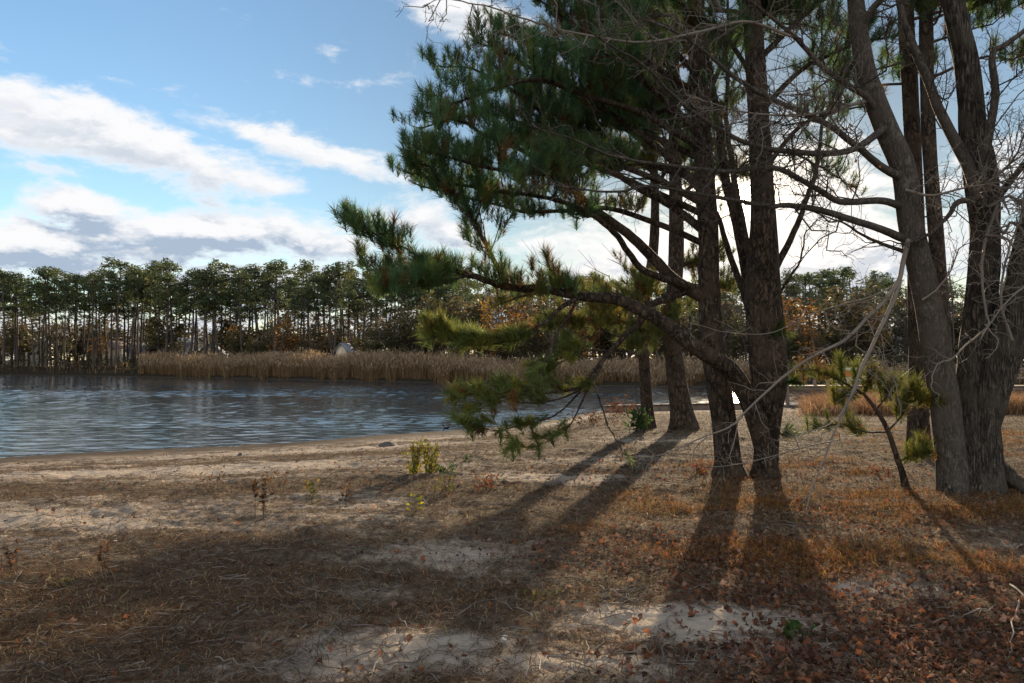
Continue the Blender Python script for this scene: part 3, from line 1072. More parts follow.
# ------------------------------------------------------------------ the big bare hardwood on the right
def bare_twigs(w, pts, r_at, start, step, ln0, level, hang=0.0, leaf=None):
    """forking leafless twigs along pts"""
    r = w.r
    s = start
    while s < 1.0:
        p, t = path_at(pts, s)
        rnd = unit(np.cross(t, r.normal(size=3)))
        d = unit(t * r.uniform(.4, 1.0) + rnd * r.uniform(.6, 1.0) + UP * (r.uniform(-.1, .3) - hang))
        ln = ln0 * r.uniform(.45, 1.2) * (1.1 - .6 * s)
        n = 6 if level > 1 else 4
        tt = np.linspace(0, 1, n)[:, None]
        wob = np.cumsum(r.normal(0, .085, (n, 3)), axis=0) * ln
        wob[0] = 0
        cp = p + d * tt * ln + wob + UP * (.05 - hang * .3) * ln * tt ** 2
        rr = min(r_at * (1 - .5 * s) * .5, .009 * ln + .0026)
        w.mb.tube(cp, np.linspace(rr, max(.0019, rr * .35), n), 4 if level < 3 else 5)
        if level > 1:
            bare_twigs(w, cp, rr, .15, max(.075, .095 / ln), ln * .52, level - 1, hang * .6, leaf)
        elif leaf is not None and r.random() < leaf:
            w.tip(cp[-1], unit(cp[-1] - cp[-2]))
        s += step * r.uniform(.6, 1.4)


def dead_leaf_shapes(mb, pos, dirs, r, size, cols):
    pos, dirs = np.asarray(pos), np.asarray(dirs)
    if not len(pos):
        return
    T = np.array([[0, 0, 0], [.28, 0, .3], [.42, .12, .62], [.12, .02, .72], [0, -.1, 1.05], [-.13, .02, .7], [-.4, .1, .6], [-.27, 0, .28]], float)
    Q = np.array([[0, 1, 3, 5], [1, 2, 3, 3], [5, 6, 7, 7], [0, 5, 7, 7], [3, 4, 5, 5]])
    tris = np.array([[0, 1, 3], [0, 3, 5], [1, 2, 3], [5, 6, 7], [0, 5, 7], [3, 4, 5]])
    Rm = rot_to(dirs, r)
    sc = size * r.uniform(.6, 1.25, len(pos))
    T2 = np.repeat(T[None], len(pos), 0)
    T2[:, :, 1] += r.normal(0, .11, (len(pos), 8)) + r.uniform(-.5, .5, (len(pos), 1)) * np.abs(T[None, :, 0]) * 1.2
    v = np.einsum('nij,nkj->nki', Rm, T2) * sc[:, None, None] + pos[:, None, :]
    c = np.asarray(cols)[r.integers(0, len(cols), len(pos))] * r.uniform(.6, 1.3, (len(pos), 1))
    idx = (np.arange(len(pos)) * 8)[:, None, None] + tris[None]
    mb.add(v.reshape(-1, 3), None, idx.reshape(-1, 3), np.repeat(c[:, None], 8, 1).reshape(-1, 3))


gO = GP(968, 492)
D_O = float(gO[1])
rootO = thing('bare_tree', gO, 'big bare hardwood of several grey stems from one broad foot, few brown leaves left', 'tree')
trunk_part(rootO, 'stem', [(953, 490), (949, 440), (945, 400), (937, 350), (926, 290), (911, 228), (904, 172), (885, 126), (867, 76), (859, 30), (854, -20), (846, -120), (835, -230)],
           D_O - .05, D_O - .5, [.175, .17, .168, .162, .155, .145, .138, .13, .115, .10, .09, .06, .015], M_GREYBARK, 26, .16, .15, .25, 80, 12)
trunk_part(rootO, 'trunk', [(975, 491), (975, 455), (976, 420), (978, 385), (980, 345), (982, 300), (985, 250), (984, 205), (978, 160), (972, 130), (970, 95), (965, 57), (953, 0), (945, -80), (938, -220)],
           D_O + .05, D_O + .3, [.30, .275, .265, .255, .22, .185, .175, .18, .19, .155, .145, .135, .125, .10, .02], M_OAKBARK, 36, .3, .25, .28, 110, 21, 11)
trunk_part(rootO, 'stem', [(982, 440), (992, 395), (1004, 355), (1016, 310), (1026, 260), (1040, 200), (1056, 130), (1075, 30), (1090, -90)],
           D_O - .05, D_O - .5, [.15, .18, .19, .18, .165, .155, .13, .09, .02], M_OAKBARK, 26, .28, 0, .2, 70, 33, 10)
# root spurs of the broad foot
for (px, py, dx, dy, rr) in ((985, 478, .62, -.22, .12), (952, 488, -.28, -.32, .10), (978, 492, .05, -.42, .12), (985, 472, .6, .3, .12)):
    c = P(px, py - 12, D_O)
    e = np.array([c[0] + dx, c[1] + dy, 0])
    e[2] = float(gz_base(e[0], e[1])) - .1
    m_ = (c + e) / 2 - UP * .02
    mb = MB()
    pp = spline(np.array([c + UP * .22 - np.array([dx, dy, 0]) * .15, m_ + UP * .05, e]), 10)
    mb.tube(pp, taper(rr, rr * .35, 10), 10, .25, 5)
    part(mb, 'root_spur', M_OAKBARK, rootO)

LO = [  # seed, path, depths, radii, twig length, start, step, levels, hang
    (401, [(980, 200), (970, 168), (958, 146), (942, 114), (923, 65), (907, 23), (898, -20), (890, -80)], D_O, D_O + .3, .095, .03, .9, .35, .07, 3, 0, M_GREYBARK),
    (402, [(981, 205), (982, 170), (988, 141), (995, 95), (993, 57), (1008, 46), (1030, 30), (1060, 0)], D_O, D_O - .4, .07, .02, .8, .2, .06, 3, 0, M_GREYBARK),
    (403, [(976, 200), (957, 202), (946, 216), (927, 232), (900, 242), (880, 238)], D_O, D_O - .6, .045, .006, .6, .25, .09, 2, 0, M_GREYBARK),
    (404, [(996, 200), (1012, 178), (1030, 155), (1060, 130)], D_O, D_O - .4, .05, .02, .7, .1, .08, 3, 0, M_OAKBARK),
    (405, [(904, 179), (880, 166), (858, 148), (824, 122), (774, 99), (736, 76), (709, 53), (680, 30), (640, 10)], D_O - .3, D_O - 1.6, .055, .010, 1.0, .25, .045, 3, 0, M_GREYBARK),
    (406, [(878, 112), (866, 98), (850, 88), (824, 69), (793, 38), (759, 11), (720, -15)], D_O - .35, D_O - 1.0, .05, .014, 1.0, .2, .055, 3, 0, M_GREYBARK),
    (407, [(906, 208), (881, 201), (840, 202), (817, 191), (773, 170), (730, 174), (680, 170), (629, 164), (602, 158), (570, 143), (529, 129)], D_O - .25, D_O - 2.2, .05, .004, .8, .2, .04, 3, 0, M_GREYBARK),
    (408, [(908, 240), (888, 232), (869, 225), (824, 211), (790, 206), (765, 207), (720, 199), (646, 187), (617, 192), (558, 187), (529, 181)], D_O - .2, D_O - 1.9, .055, .004, .8, .25, .045, 3, 0, M_GREYBARK),
    (409, [(905, 252), (870, 238), (843, 222), (815, 212)], D_O - .2, D_O - .4, .028, .006, .5, .3, .14, 2, 0, M_GREYBARK),
    (410, [(885, 128), (850, 150), (800, 152), (745, 142), (700, 118), (664, 91), (640, 70), (611, 56), (573, 35)], D_O - .4, D_O - 2.6, .045, .004, .9, .2, .04, 3, 0, M_GREYBARK),
    (411, [(790, 36), (745, 22), (700, 32), (640, 42), (570, 32), (528, 20), (488, 7), (451, 3), (431, 8)], D_O - .9, D_O - 3.0, .02, .003, .8, .12, .045, 3, 0, M_TWIG),
    (412, [(858, 30), (880, 0), (910, -30), (950, -60)], D_O - .4, D_O - 1.0, .05, .02, .9, .2, .08, 3, 0, M_GREYBARK),
    (413, [(854, -10), (820, -40), (770, -70), (700, -80)], D_O - .4, D_O - 1.5, .05, .015, 1.2, .2, .06, 3, .25, M_GREYBARK),
    # long hanging branches
    (420, [(909, 238), (903, 262), (899, 280), (886, 299), (864, 321), (846, 340), (813, 358), (777, 383), (740, 416), (720, 428), (676, 444), (646, 453), (622, 454)], D_O - .3, D_O - 1.7, .032, .0035, .55, .35, .05, 2, .15, M_TWIG),
    (421, [(903, 262), (897, 290), (886, 318), (876, 340), (864, 366), (855, 392), (845, 418), (832, 448), (820, 475), (810, 511)], D_O - .45, D_O - 1.5, .03, .006, .5, .2, .06, 2, .2, M_TWIG),
    (440, [(992, 205), (1008, 196), (1022, 205), (1045, 200)], D_O - .3, D_O - .8, .025, .006, .6, .1, .07, 3, 0, M_TWIG),
    (441, [(978, 190), (1000, 172), (1018, 150), (1030, 120)], D_O - .3, D_O - 1.1, .022, .006, .6, .1, .06, 3, 0, M_TWIG),
    (442, [(905, 190), (930, 196), (960, 190), (990, 188), (1010, 196)], D_O - .5, D_O - .9, .02, .005, .5, .1, .06, 3, 0, M_TWIG),
    (443, [(985, 235), (1005, 238), (1020, 250), (1040, 245)], D_O - .4, D_O - .8, .018, .005, .5, .1, .08, 3, 0, M_TWIG),
    (444, [(870, 100), (830, 110), (790, 115), (740, 110), (690, 95)], D_O - .4, D_O - 1.8, .025, .004, .8, .15, .045, 3, 0, M_TWIG),
    (422, [(866, 364), (878, 362), (890, 372), (898, 390), (905, 420)], D_O - .9, D_O - 1.2, .009, .003, .35, .2, .14, 2, .2, M_TWIG),
    (423, [(998, 205), (984, 245), (981, 277), (984, 312), (986, 324), (963, 345), (949, 358), (936, 364), (932, 384), (939, 390)], D_O - .35, D_O - .8, .02, .005, .4, .3, .09, 2, .2, M_TWIG),
    (424, [(1060, 268), (1024, 287), (1005, 303), (986, 326), (975, 340)], D_O - .6, D_O - .75, .016, .005, .4, .2, .1, 2, .1, M_TWIG),
    (425, [(985, 324), (992, 334), (998, 342), (994, 352), (985, 358)], D_O - .7, D_O - .7, .01, .004, .2, .2, .3, 1, 0, M_TWIG),
    (426, [(1030, 240), (1012, 222), (1003, 232), (995, 215), (1000, 205)], D_O - .4, D_O - .5, .02, .01, .5, .2, .12, 2, 0, M_TWIG),
    (427, [(1012, 340), (1000, 300), (1008, 250), (1020, 215), (1024, 170), (1040, 120)], D_O - .5, D_O - 1.0, .018, .005, .6, .15, .08, 2, 0, M_TWIG),
    (428, [(922, 300), (935, 290), (950, 270), (958, 250), (975, 240)], D_O - .4, D_O - .5, .014, .005, .4, .2, .15, 2, 0, M_TWIG),
    (429, [(898, 285), (870, 296), (845, 302), (815, 310), (770, 330), (725, 330), (690, 322)], D_O - .5, D_O - 1.5, .010, .003, .45, .2, .09, 2, .1, M_TWIG),
    (430, [(838, 440), (800, 448), (750, 462), (700, 470), (650, 476)], D_O - 1.3, D_O - 1.5, .008, .0025, .4, .2, .1, 2, .1, M_TWIG),
    (431, [(860, 382), (835, 420), (800, 432), (770, 440)], D_O - 1.2, D_O - 1.5, .007, .0025, .35, .2, .12, 2, .1, M_TWIG),
]
for sd_, img, a, b, r0, r1, tl, st, stp, lev, hang, bark in LO:
    w = Wood(sd_)
    pts = img_path(img, a, b, len(img) * 5)
    jit = np.cumsum(w.r.normal(0, .006, pts.shape), axis=0)
    jit -= jit[0]
    pts = pts + jit * np.linspace(.2, 1, len(pts))[:, None]
    w.mb.tube(pts, taper(r0, r1, len(pts), .8), 10 if r0 > .025 else 7, .12, sd_)
    bare_twigs(w, pts, r0, st * .7, stp * (.55 if img[0][0] > 940 or sd_ < 405 else .62), tl * 1.1, lev, hang, .006)
    o = part(w.mb, 'branch', bark, rootO)
    for p_, d_ in zip(w.pos[:6], w.dir[:6]):
        f = MB()
        dead_leaf_shapes(f, [p_], np.array([d_]) - UP * .8, w.r, .06, [(.25, .10, .045), (.30, .14, .06), (.2, .08, .04)])
        part(f, 'dead_leaf', M_LEAF, o, smooth=False)

# ------------------------------------------------------------------ pine sapling beside the big bare tree
gS = GP(906, 489)
D_S = float(gS[1])
rootS = thing('pine_sapling', gS, 'crooked little pine with loose yellowish green tufts left of the broad bare tree', 'tree')
trunk_part(rootS, 'trunk', [(906, 489), (902, 472), (897, 458), (888, 431), (877, 411), (863, 393)], D_S, D_S - .1, [.042, .038, .034, .03, .025, .018], M_PINEBARK, 12, .2, .4, .1, 24, 3)
GREEN_S = (.115, .125, .03)
for sd_, img, a, b, r0, r1 in ((501, [(864, 394), (846, 384), (831, 376), (809, 369), (796, 372)], D_S - .1, D_S - .5, .016, .006),
                               (502, [(888, 431), (901, 416), (907, 400), (912, 385)], D_S, D_S - .2, .014, .006),
                               (503, [(889, 432), (865, 432), (840, 424), (815, 428)], D_S, D_S + .3, .010, .004),
                               (504, [(876, 410), (886, 396), (890, 380)], D_S, D_S - .3, .012, .006),
                               (505, [(864, 394), (868, 384), (872, 372)], D_S - .1, D_S - .3, .010, .005),
                               (506, [(898, 462), (912, 455), (928, 452)], D_S, D_S - .3, .010, .005),
                               (507, [(907, 402), (920, 398), (936, 400)], D_S - .1, D_S - .4, .009, .004),
                               (508, [(862, 394), (850, 392), (838, 400)], D_S - .1, D_S + .3, .009, .004)):
    w = Wood(sd_)
    pts = img_path(img, a, b, 14)
    w.mb.tube(pts, taper(r0, r1, 14), 7, .15, sd_)
    pine_spray(w, pts, r0, 1, .25, .09, .26, 1, 1.0, 0, 0.4)
    for q_ in np.linspace(.4, .95, 9):
        p_, t_ = path_at(pts, q_)
        w.tip(p_, unit(t_ + UP * .6 + w.r.normal(0, .5, 3)))
    w.tip(pts[-1], unit(pts[-1] - pts[-2]))
    o = part(w.mb, 'branch', M_PINEBARK, rootS)
    f = MB()
    add_tufts(f, w.pos, w.dir, w.r, 1.0, .22, GREEN_S)
    part(f, 'needle_foliage', M_NEEDLE, o, smooth=False)

# ------------------------------------------------------------------ far bank: pines, understorey, reeds, houses
def cards(mb, c, r, n, sx, sz, size, col, jitter=.3, flat=0.5):
    """n small leaf-clump faces through an ellipsoid"""
    d = r.normal(size=(n, 3))
    d /= np.linalg.norm(d, axis=1)[:, None]
    rad = r.random(n) ** .45
    p = np.asarray(c) + d * rad[:, None] * np.array([sx, sx, sz])
    a = r.normal(size=(n, 3))
    a[:, 2] *= flat
    a /= np.linalg.norm(a, axis=1)[:, None]
    b = np.cross(a, r.normal(size=(n, 3)))
    b /= np.linalg.norm(b, axis=1)[:, None]
    s = size * r.uniform(.5, 1.3, (n, 1))
    v = np.stack([p - a * s, p + b * s * .35, p + a * s, p - b * s * .35], 1)
    cc = np.asarray(col) * r.uniform(1 - jitter, 1 + jitter, (n, 1))
    mb.add(v.reshape(-1, 3), np.arange(n * 4).reshape(-1, 4), None, np.repeat(cc[:, None], 4, 1).reshape(-1, 3))


def far_pine_proto(seed):
    r = np.random.default_rng(seed)
    H = r.uniform(13.2, 16.2)
    o = thing('tall_pine', (0, 0, -200), 'x', 'tree')
    t, f = MB(), MB()
    n = 12
    zz = np.linspace(0, H, n)
    sway = np.cumsum(r.normal(0, .05, (n, 2)), axis=0)
    lean = r.normal(0, .03, 2)
    tp = np.column_stack([sway[:, 0] + lean[0] * zz, sway[:, 1] + lean[1] * zz, zz])
    tp[:, :2] -= tp[0, :2]
    tp = np.vstack([tp[0] - UP * .6, tp])
    t.tube(tp, taper(r.uniform(.16, .25), .06, n + 1), 7, .1, seed)
    base = r.uniform(.5, .68)
    for k in range(r.integers(20, 28)):
        s = base + (1 - base) * r.random() ** .8
        p, _ = path_at(tp, s)
        a = r.uniform(0, 2 * math.pi)
        ln = (2.1 * (1 - ((s - base) / (1 - base) - .35) ** 2) + .4) * r.uniform(.5, 1.0)
        e = p + np.array([math.cos(a) * ln, math.sin(a) * ln, r.uniform(-.1, .6)])
        m_ = (p + e) / 2 + UP * r.uniform(-.1, .25)
        t.tube(np.array([p, m_, e]), [.05, .035, .02], 4)
        g = np.array((.075, .095, .042)) * r.uniform(.7, 1.4) * (np.array([1.25, 1.05, .8]) if r.random() < .3 else 1)
        cards(f, e, r, 44, r.uniform(.55, .95), r.uniform(.4, .7), .23, g)
        if r.random() < .5:
            cards(f, m_, r, 18, .4, .22, .2, g)
    cards(f, tp[-1] - UP * .2, r, 110, 1.0, .8, .26, (.075, .095, .042))
    for k in range(r.integers(5, 12)):       # bare stubs below the crown
        p, _ = path_at(tp, r.uniform(.25, base))
        a = r.uniform(0, 2 * math.pi)
        ln = r.uniform(.4, 1.5)
        e = p + np.array([math.cos(a) * ln, math.sin(a) * ln, r.uniform(-.3, .4)])
        t.tube(np.array([p, (p + e) / 2 + UP * .05, e]), [.03, .02, .01], 4)
    t.build('trunk', M_FARBARK, o, smooth=True)
    f.build('crown', M_FARLEAF, o)
    return o, H


def far_shrub_proto(seed, cols, name, H, n_cards, size, spread):
    r = np.random.default_rng(seed)
    o = thing(name, (0, 0, -200), 'x', 'tree')
    t, f = MB(), MB()
    for s_ in range(r.integers(1, 4)):
        a0 = r.uniform(0, 2 * math.pi)
        zz = np.linspace(-.3, H * r.uniform(.7, 1), 7)
        tp = np.column_stack([np.cos(a0) * zz * .12 + np.cumsum(r.normal(0, .08, 7)), np.sin(a0) * zz * .12 + np.cumsum(r.normal(0, .08, 7)), zz])
        t.tube(tp, taper(.09, .025, 7), 5)
        for k in range(14):
            p, tg = path_at(tp, r.uniform(.25, 1))
            a = r.uniform(0, 2 * math.pi)
            ln = spread * r.uniform(.4, 1)
            e = p + np.array([math.cos(a) * ln, math.sin(a) * ln, ln * r.uniform(.3, 1.2)])
            t.tube(np.array([p, (p + e) / 2 + r.normal(0, .06, 3), e]), [.03, .018, .01], 3)
            for q in range(3):
                e2 = e + r.normal(0, .45, 3) + UP * .2
                t.tube(np.array([(p + e) / 2, e2]), [.014, .008], 3)
            if n_cards:
                cards(f, e, r, n_cards, spread * .5, spread * .4, size, np.array(cols[r.integers(len(cols))]))
    t.build('trunk', M_FARBARK, o, smooth=True)
    if n_cards:
        f.build('crown', M_FARLEAF, o)
    return o


def far_spot(px, back):
    a = (px - 512) / F
    y = float(np.interp(a, FAR_A, FAR_Y)) + back
    x = a * y
    return np.array([x, y, float(gz(x, y))])


PROTOS = [far_pine_proto(600 + k) for k in range(9)]
used = set()
GAPS = [(28, 52), (103, 118), (140, 152), (172, 194), (205, 219), (270, 294), (339, 351)]


def blocked(px, w=3):
    return any(a - w < px < b + w for a, b in GAPS)


def place(proto, loc, rz, sc, label, group, cat='tree'):
    o = proto if proto not in used else copy_tree(proto)
    used.add(proto)
    o.location = [float(q) for q in loc]
    o.rotation_euler = (0, 0, rz)
    o.scale = (sc, sc, sc)
    tag(o, label, cat, group)
    return o


rf = np.random.default_rng(77)
# (px range, how many, distance behind the bank, wanted top row, label, group)
ROWS = [
    (-60, 140, 44, 6, 24, 274, 'tall pine of the far bank row above the dark muddy shore at the left end', 'pines above the muddy far shore'),
    (130, 250, 32, 10, 34, 271, 'tall pine of the far bank row behind the left half of the reed bed', 'pines behind the left half of the reeds'),
    (250, 470, 56, 16, 52, 275, 'tall pine of the far bank row between the small white shed and the drooping limb', 'pines behind the middle of the reeds'),
    (470, 760, 46, 50, 100, 286, 'distant pine seen through the branches of the near pines', 'distant pines behind the near pines'),
    (760, 905, 24, 60, 115, 278, 'distant pine right of the near trunks, beyond the pier', 'distant pines beyond the pier'),
    (925, 1100, 18, 60, 110, 285, 'distant pine seen past the stems of the bare tree', 'distant pines past the bare tree'),
]
for x0, x1, cnt, b0, b1, top, lab, grp in ROWS:
    for k in range(cnt):
        px = x0 + (x1 - x0) * (k + rf.uniform(.1, .9)) / cnt
        loc = far_spot(px, rf.uniform(b0, b1))
        pr, H = PROTOS[rf.integers(len(PROTOS))]
        want = CAM_H + (HORIZON - (top + rf.normal(3, 7))) / F * loc[1]
        place(pr, loc, rf.uniform(0, 6.28), float(np.clip((want - loc[2]) / H, .55, 1.5)), lab, grp)

BARE = [far_shrub_proto(700 + k, [(.1, .07, .04)], 'leafless_tree', 6.5, 0, 0, 1.6) for k in range(3)]
ORANGE = [far_shrub_proto(710 + k, [(.22, .10, .022), (.26, .14, .03), (.16, .07, .02)], 'autumn_tree', 5.5, 16, .22, 1.5) for k in range(3)]
OLIVE = [far_shrub_proto(720 + k, [(.08, .07, .028), (.06, .06, .025), (.10, .075, .035)], 'understorey_tree', 4.2, 26, .22, 1.4) for k in range(4)]


def region(px):
    return 'left of the reed bed' if px < 140 else ('behind the reed bed' if px < 470 else ('behind the near pines' if px < 770 else 'beyond the pier'))


for k in range(120):
    px = -50 + 1130 * (k + rf.uniform(.1, .9)) / 120
    place(BARE[rf.integers(3)], far_spot(px, rf.uniform(6, 40)), rf.uniform(0, 6.28), rf.uniform(.9, 1.9),
          'thin leafless grey brown tree standing among the far pines ' + region(px), 'leafless trees ' + region(px))
for px in (12, 25, 60, 98, 240, 283, 285, 296, 310, 318, 440, 470, 500, 520, 545, 560, 590, 610, 785, 793, 800, 806, 815, 870, 960):
    place(ORANGE[rf.integers(3)], far_spot(px + rf.uniform(-4, 4), rf.uniform(8, 30)), rf.uniform(0, 6.28), rf.uniform(.8, 1.5),
          'tree in orange and yellow autumn leaf among the far pines ' + region(px), 'autumn trees ' + region(px))
for k in range(96):
    px = -50 + 1140 * (k + rf.uniform(.1, .9)) / 96
    place(OLIVE[rf.integers(4)], far_spot(px, rf.uniform(36, 60) if blocked(px, 5) and rf.random() < .6 else rf.uniform(7, 36)), rf.uniform(0, 6.28), rf.uniform(.9, 1.9),
          'dark olive understorey tree crowding the feet of the far pines ' + region(px), 'understorey trees ' + region(px))

# a far wood that reads as one mass, and the brush under the pines
r = np.random.default_rng(81)
mb = MB()
for k in range(760):
    px = r.uniform(-120, 1140)
    c = far_spot(px, r.uniform(75, 150))
    h = r.uniform(4, 9.5) if 150 < px < 320 else r.uniform(8, 17)
    for q in range(3):
        cards(mb, c + UP * h * r.uniform(.2, .95), r, 26, 2.2, 1.6, .6, np.array((.10, .078, .05)) * r.uniform(.6, 1.3))
tag(mb.build('distant_wood', M_FARLEAF), 'dim wood closing the view behind the far pines', 'woodland', kind='stuff')
mb = MB()
for k in range(900):
    px = r.uniform(-120, 1140)
    c = far_spot(px, r.uniform(30, 40) if blocked(px, 6) and r.random() < .55 else (r.uniform(1.5, 26) if px < 150 else r.uniform(9, 34)))
    col = [(.05, .045, .02), (.09, .055, .025), (.04, .045, .02), (.07, .05, .03)][r.integers(4)]
    cards(mb, c + UP * r.uniform(.2, 1.5), r, 24, 1.1, .8, .26, np.array(col))
tag(mb.build('undergrowth', M_FARLEAF), 'brown and olive brush under the far pines', 'undergrowth', kind='stuff')

# reed bed
n = 46000
px = r.uniform(138, 760, n)
px = np.where(r.random(n) < .22, r.uniform(-80, 1120, n), px)
keep = ~((px < 140) & (r.random(n) < .86))
px = px[keep]
a = (px - 512) / F
n = len(px)
edge = np.interp(a, FAR_A, FAR_Y)
dep = r.random(n) ** 1.3 * 9.0
y = edge + .3 + dep + (fbm(px * .11, px * 0, 4, 15) - .5) * 2.6
x = a * y
hh = (1.85 - .9 * sstep(px, 380, 560) + 1.25 * (fbm(x * .22, y * .22, 4, 17) - .5) + r.normal(0, .30, n)) * (.75 + .25 * sstep(dep, 0, 1.5)) * np.where(px < 140, .55, 1.0) * np.where(px > 760, .7, 1.0)
z0 = np.maximum(gz(x, y), WATER_Z) - .05
lean = r.normal(0, .17, (n, 2))
ori = r.uniform(0, 6.28, n)
wd = .022
base = np.column_stack([x, y, z0])
s = np.column_stack([np.cos(ori), np.sin(ori), np.zeros(n)]) * wd
mid = base + np.column_stack([lean[:, 0] * hh * .3, lean[:, 1] * hh * .3, hh * .6])
top = base + np.column_stack([lean[:, 0] * hh, lean[:, 1] * hh, hh])
v = np.stack([base - s, base + s, mid + s * .9, mid - s * .9, top], 1)
idx = np.arange(n)[:, None] * 5
c0 = np.array([[.23, .145, .075]]) * r.uniform(.6, 1.3, (n, 1))
cc = np.repeat(c0[:, None], 5, 1)
mb = MB()
mb.add(v.reshape(-1, 3), idx + np.array([[0, 1, 2, 3]]), idx + np.array([[3, 2, 4]]), cc.reshape(-1, 3))
# plumes
pk = np.where(r.random(n) < .55)[0]
pd = np.column_stack([r.normal(0, .5, (len(pk), 2)), np.ones(len(pk))])
pd /= np.linalg.norm(pd, axis=1)[:, None]
ps = np.column_stack([np.cos(ori[pk]), np.sin(ori[pk]), np.zeros(len(pk))]) * .05
pv = np.stack([top[pk] - pd * .12, top[pk] + ps + pd * .08, top[pk] + pd * .32, top[pk] - ps + pd * .08], 1)
pc = np.repeat((np.array([[.32, .225, .14]]) * r.uniform(.7, 1.3, (len(pk), 1)))[:, None], 4, 1)
mb.add(pv.reshape(-1, 3), np.arange(len(pk) * 4).reshape(-1, 4), None, pc.reshape(-1, 3))
tag(mb.build('reed_bed', M_STRAW), 'tall tan reeds with pale plumes along the far shore', 'reeds', kind='stuff')


def house(px, top_py, w, d, wall_h, roof_h, back, rz, wallm, roofm, label, wins, base_up=0.0, chimney=False):
    loc = far_spot(px, back)
    want = CAM_H + (HORIZON - top_py) / F * loc[1]
    base = want - wall_h - roof_h
    loc[2] = base
    o = thing('house', loc, label, 'house')
    o.rotation_euler = (0, 0, rz)
    mb = MB().box((0, 0, wall_h / 2 - .6), (w, d, wall_h + 1.2))
    g = np.array([[-w / 2, -d / 2, wall_h], [w / 2, -d / 2, wall_h], [0, -d / 2, wall_h + roof_h], [-w / 2, d / 2, wall_h], [w / 2, d / 2, wall_h], [0, d / 2, wall_h + roof_h]])
    mb.add(g, None, [[0, 1, 2], [4, 3, 5]])
    mb.build('wall', wallm, o)
    rb = MB()
    e, th = .35, .12
    for sx in (-1, 1):
        sl = roof_h / (w / 2)
        p0 = np.array([sx * (w / 2 + e), 0, wall_h - e * sl + .02])
        p1 = np.array([0, 0, wall_h + roof_h + .02])
        vv = []
        for pp in (p0, p1):
            for yy in (-d / 2 - e, d / 2 + e):
                for dz in (0, th):
                    vv.append([pp[0], yy, pp[2] + dz])
        rb.add(vv, [[0, 4, 6, 2], [1, 3, 7, 5], [0, 1, 5, 4], [2, 6, 7, 3], [0, 2, 3, 1], [4, 5, 7, 6]])
    rf_ = rb.build('roof', roofm, o)
    if chimney:
        MB().box((w * .2, 0, wall_h + roof_h * .9), (.6, .6, 1.6)).build('chimney', M_BROWNROOF, rf_)
    for (wx, wz, ww, wh) in wins:
        fr = MB().box((wx, -d / 2 - .03, wz), (ww + .16, .06, wh + .16)).build('window', M_WHITEWALL, o)
        MB().box((wx, -d / 2 - .075, wz), (ww, .03, wh)).build('pane', M_GLASS, fr)
    return o


house(40, 339, 3.4, 6, 3.2, 1.1, 26, .25, M_WHITEWALL, M_ROOF, 'tall white house behind the trunks at the left end of the far bank', [(-.6, 1.9, .7, 1.1), (.8, 1.9, .7, 1.1)])
house(111, 341, 5.0, 5, 2.0, 1.3, 30, -.3, M_CREAM, M_BROWNROOF, 'low cream house with a warm roof near the dark gap left of the reeds', [(0, 1.1, .9, .9)])
house(147, 343, 4.5, 5, 1.6, 1.5, 30, 1.35, M_WHITEWALL, M_ROOF, 'pale house with a grey roof just over the left end of the reeds', [(0, .9, .8, .9)])
house(183, 338, 7.0, 6, 1.8, 2.0, 34, 1.3, M_WHITEWALL, M_BLUEROOF, 'house with a broad blue grey roof above the reeds', [(-1, 1.0, .8, 1.0)], chimney=True)
house(212, 345, 4.2, 5, 1.4, 1.6, 30, .15, M_CREAM, M_ROOF, 'gabled cream house between the pines above the reeds', [(0, 1.0, .7, .8)])
house(276, 352, 1.7, 2.0, 2.0, .5, 12, .1, M_WHITEWALL, M_ROOF, 'small white shed standing at the back edge of the reeds', [])
house(288, 353, 2.6, 3, 1.4, .6, 20, 1.2, M_CREAM, M_ROOF, 'low flat cream outbuilding right of the small white shed', [])
house(345, 344, 1.5, 2.6, 3.0, .9, 12, -.15, M_CREAM, M_ROOF, 'narrow gabled cream cottage rising from the reeds, sunlit on one side', [(0, 1.5, .6, .9)])
house(905, 334, 7.0, 6, 3.0, 1.6, 75, .2, M_WHITEWALL, M_ROOF, 'pale house far off beyond the pier between the tree stems', [(-2, 1.6, 1, 1), (1.8, 1.6, 1, 1)])

# ------------------------------------------------------------------ pier, boat, bulkhead
def pier():
    Y = 45.0
    x0, x1 = P(778, 386, Y)[0], P(1100, 386, Y)[0]
    zt = P(800, 386, Y)[2]
    o = thing('wooden_pier', ((x0 + x1) / 2, Y, WATER_Z), 'weathered wooden pier with posts and thin handrails at the right', 'pier')
    L = x1 - x0
    h = zt - WATER_Z
    mb = MB()
    nb = int(L / .16)
    for k in range(nb):
        mb.box((-L / 2 + .08 + k * .16, 0, h), (.145, 1.8, .05))
    mb.build('deck', M_TIMBER, o)
    for sy in (-.82, .82):
        MB().box((0, sy, h - .14), (L, .07, .2)).build('stringer', M_TIMBER, o)
    npost = 9
    for k in range(npost):
        xx = -L / 2 + .2 + (L - .4) * k / (npost - 1)
        for sy in (-.95, .95):
            tall = k >= 3
            mb = MB()
            mb.tube(np.array([[xx, sy, -1.0], [xx, sy, h], [xx, sy, h + (1.0 if tall else .25)]]), [.11, .105, .10 if not tall else .07], 10)
            mb.build('post', M_TIMBER, o, smooth=True)
    xa = -L / 2 + .2 + (L - .4) * 3 / (npost - 1)
    for sy in (-.95, .95):
        for zz in (.45, .95):
            MB().box(((xa + L / 2) / 2, sy, h + zz), (L / 2 - xa, .04, .10)).build('handrail', M_TIMBER, o)
    return o


pier()


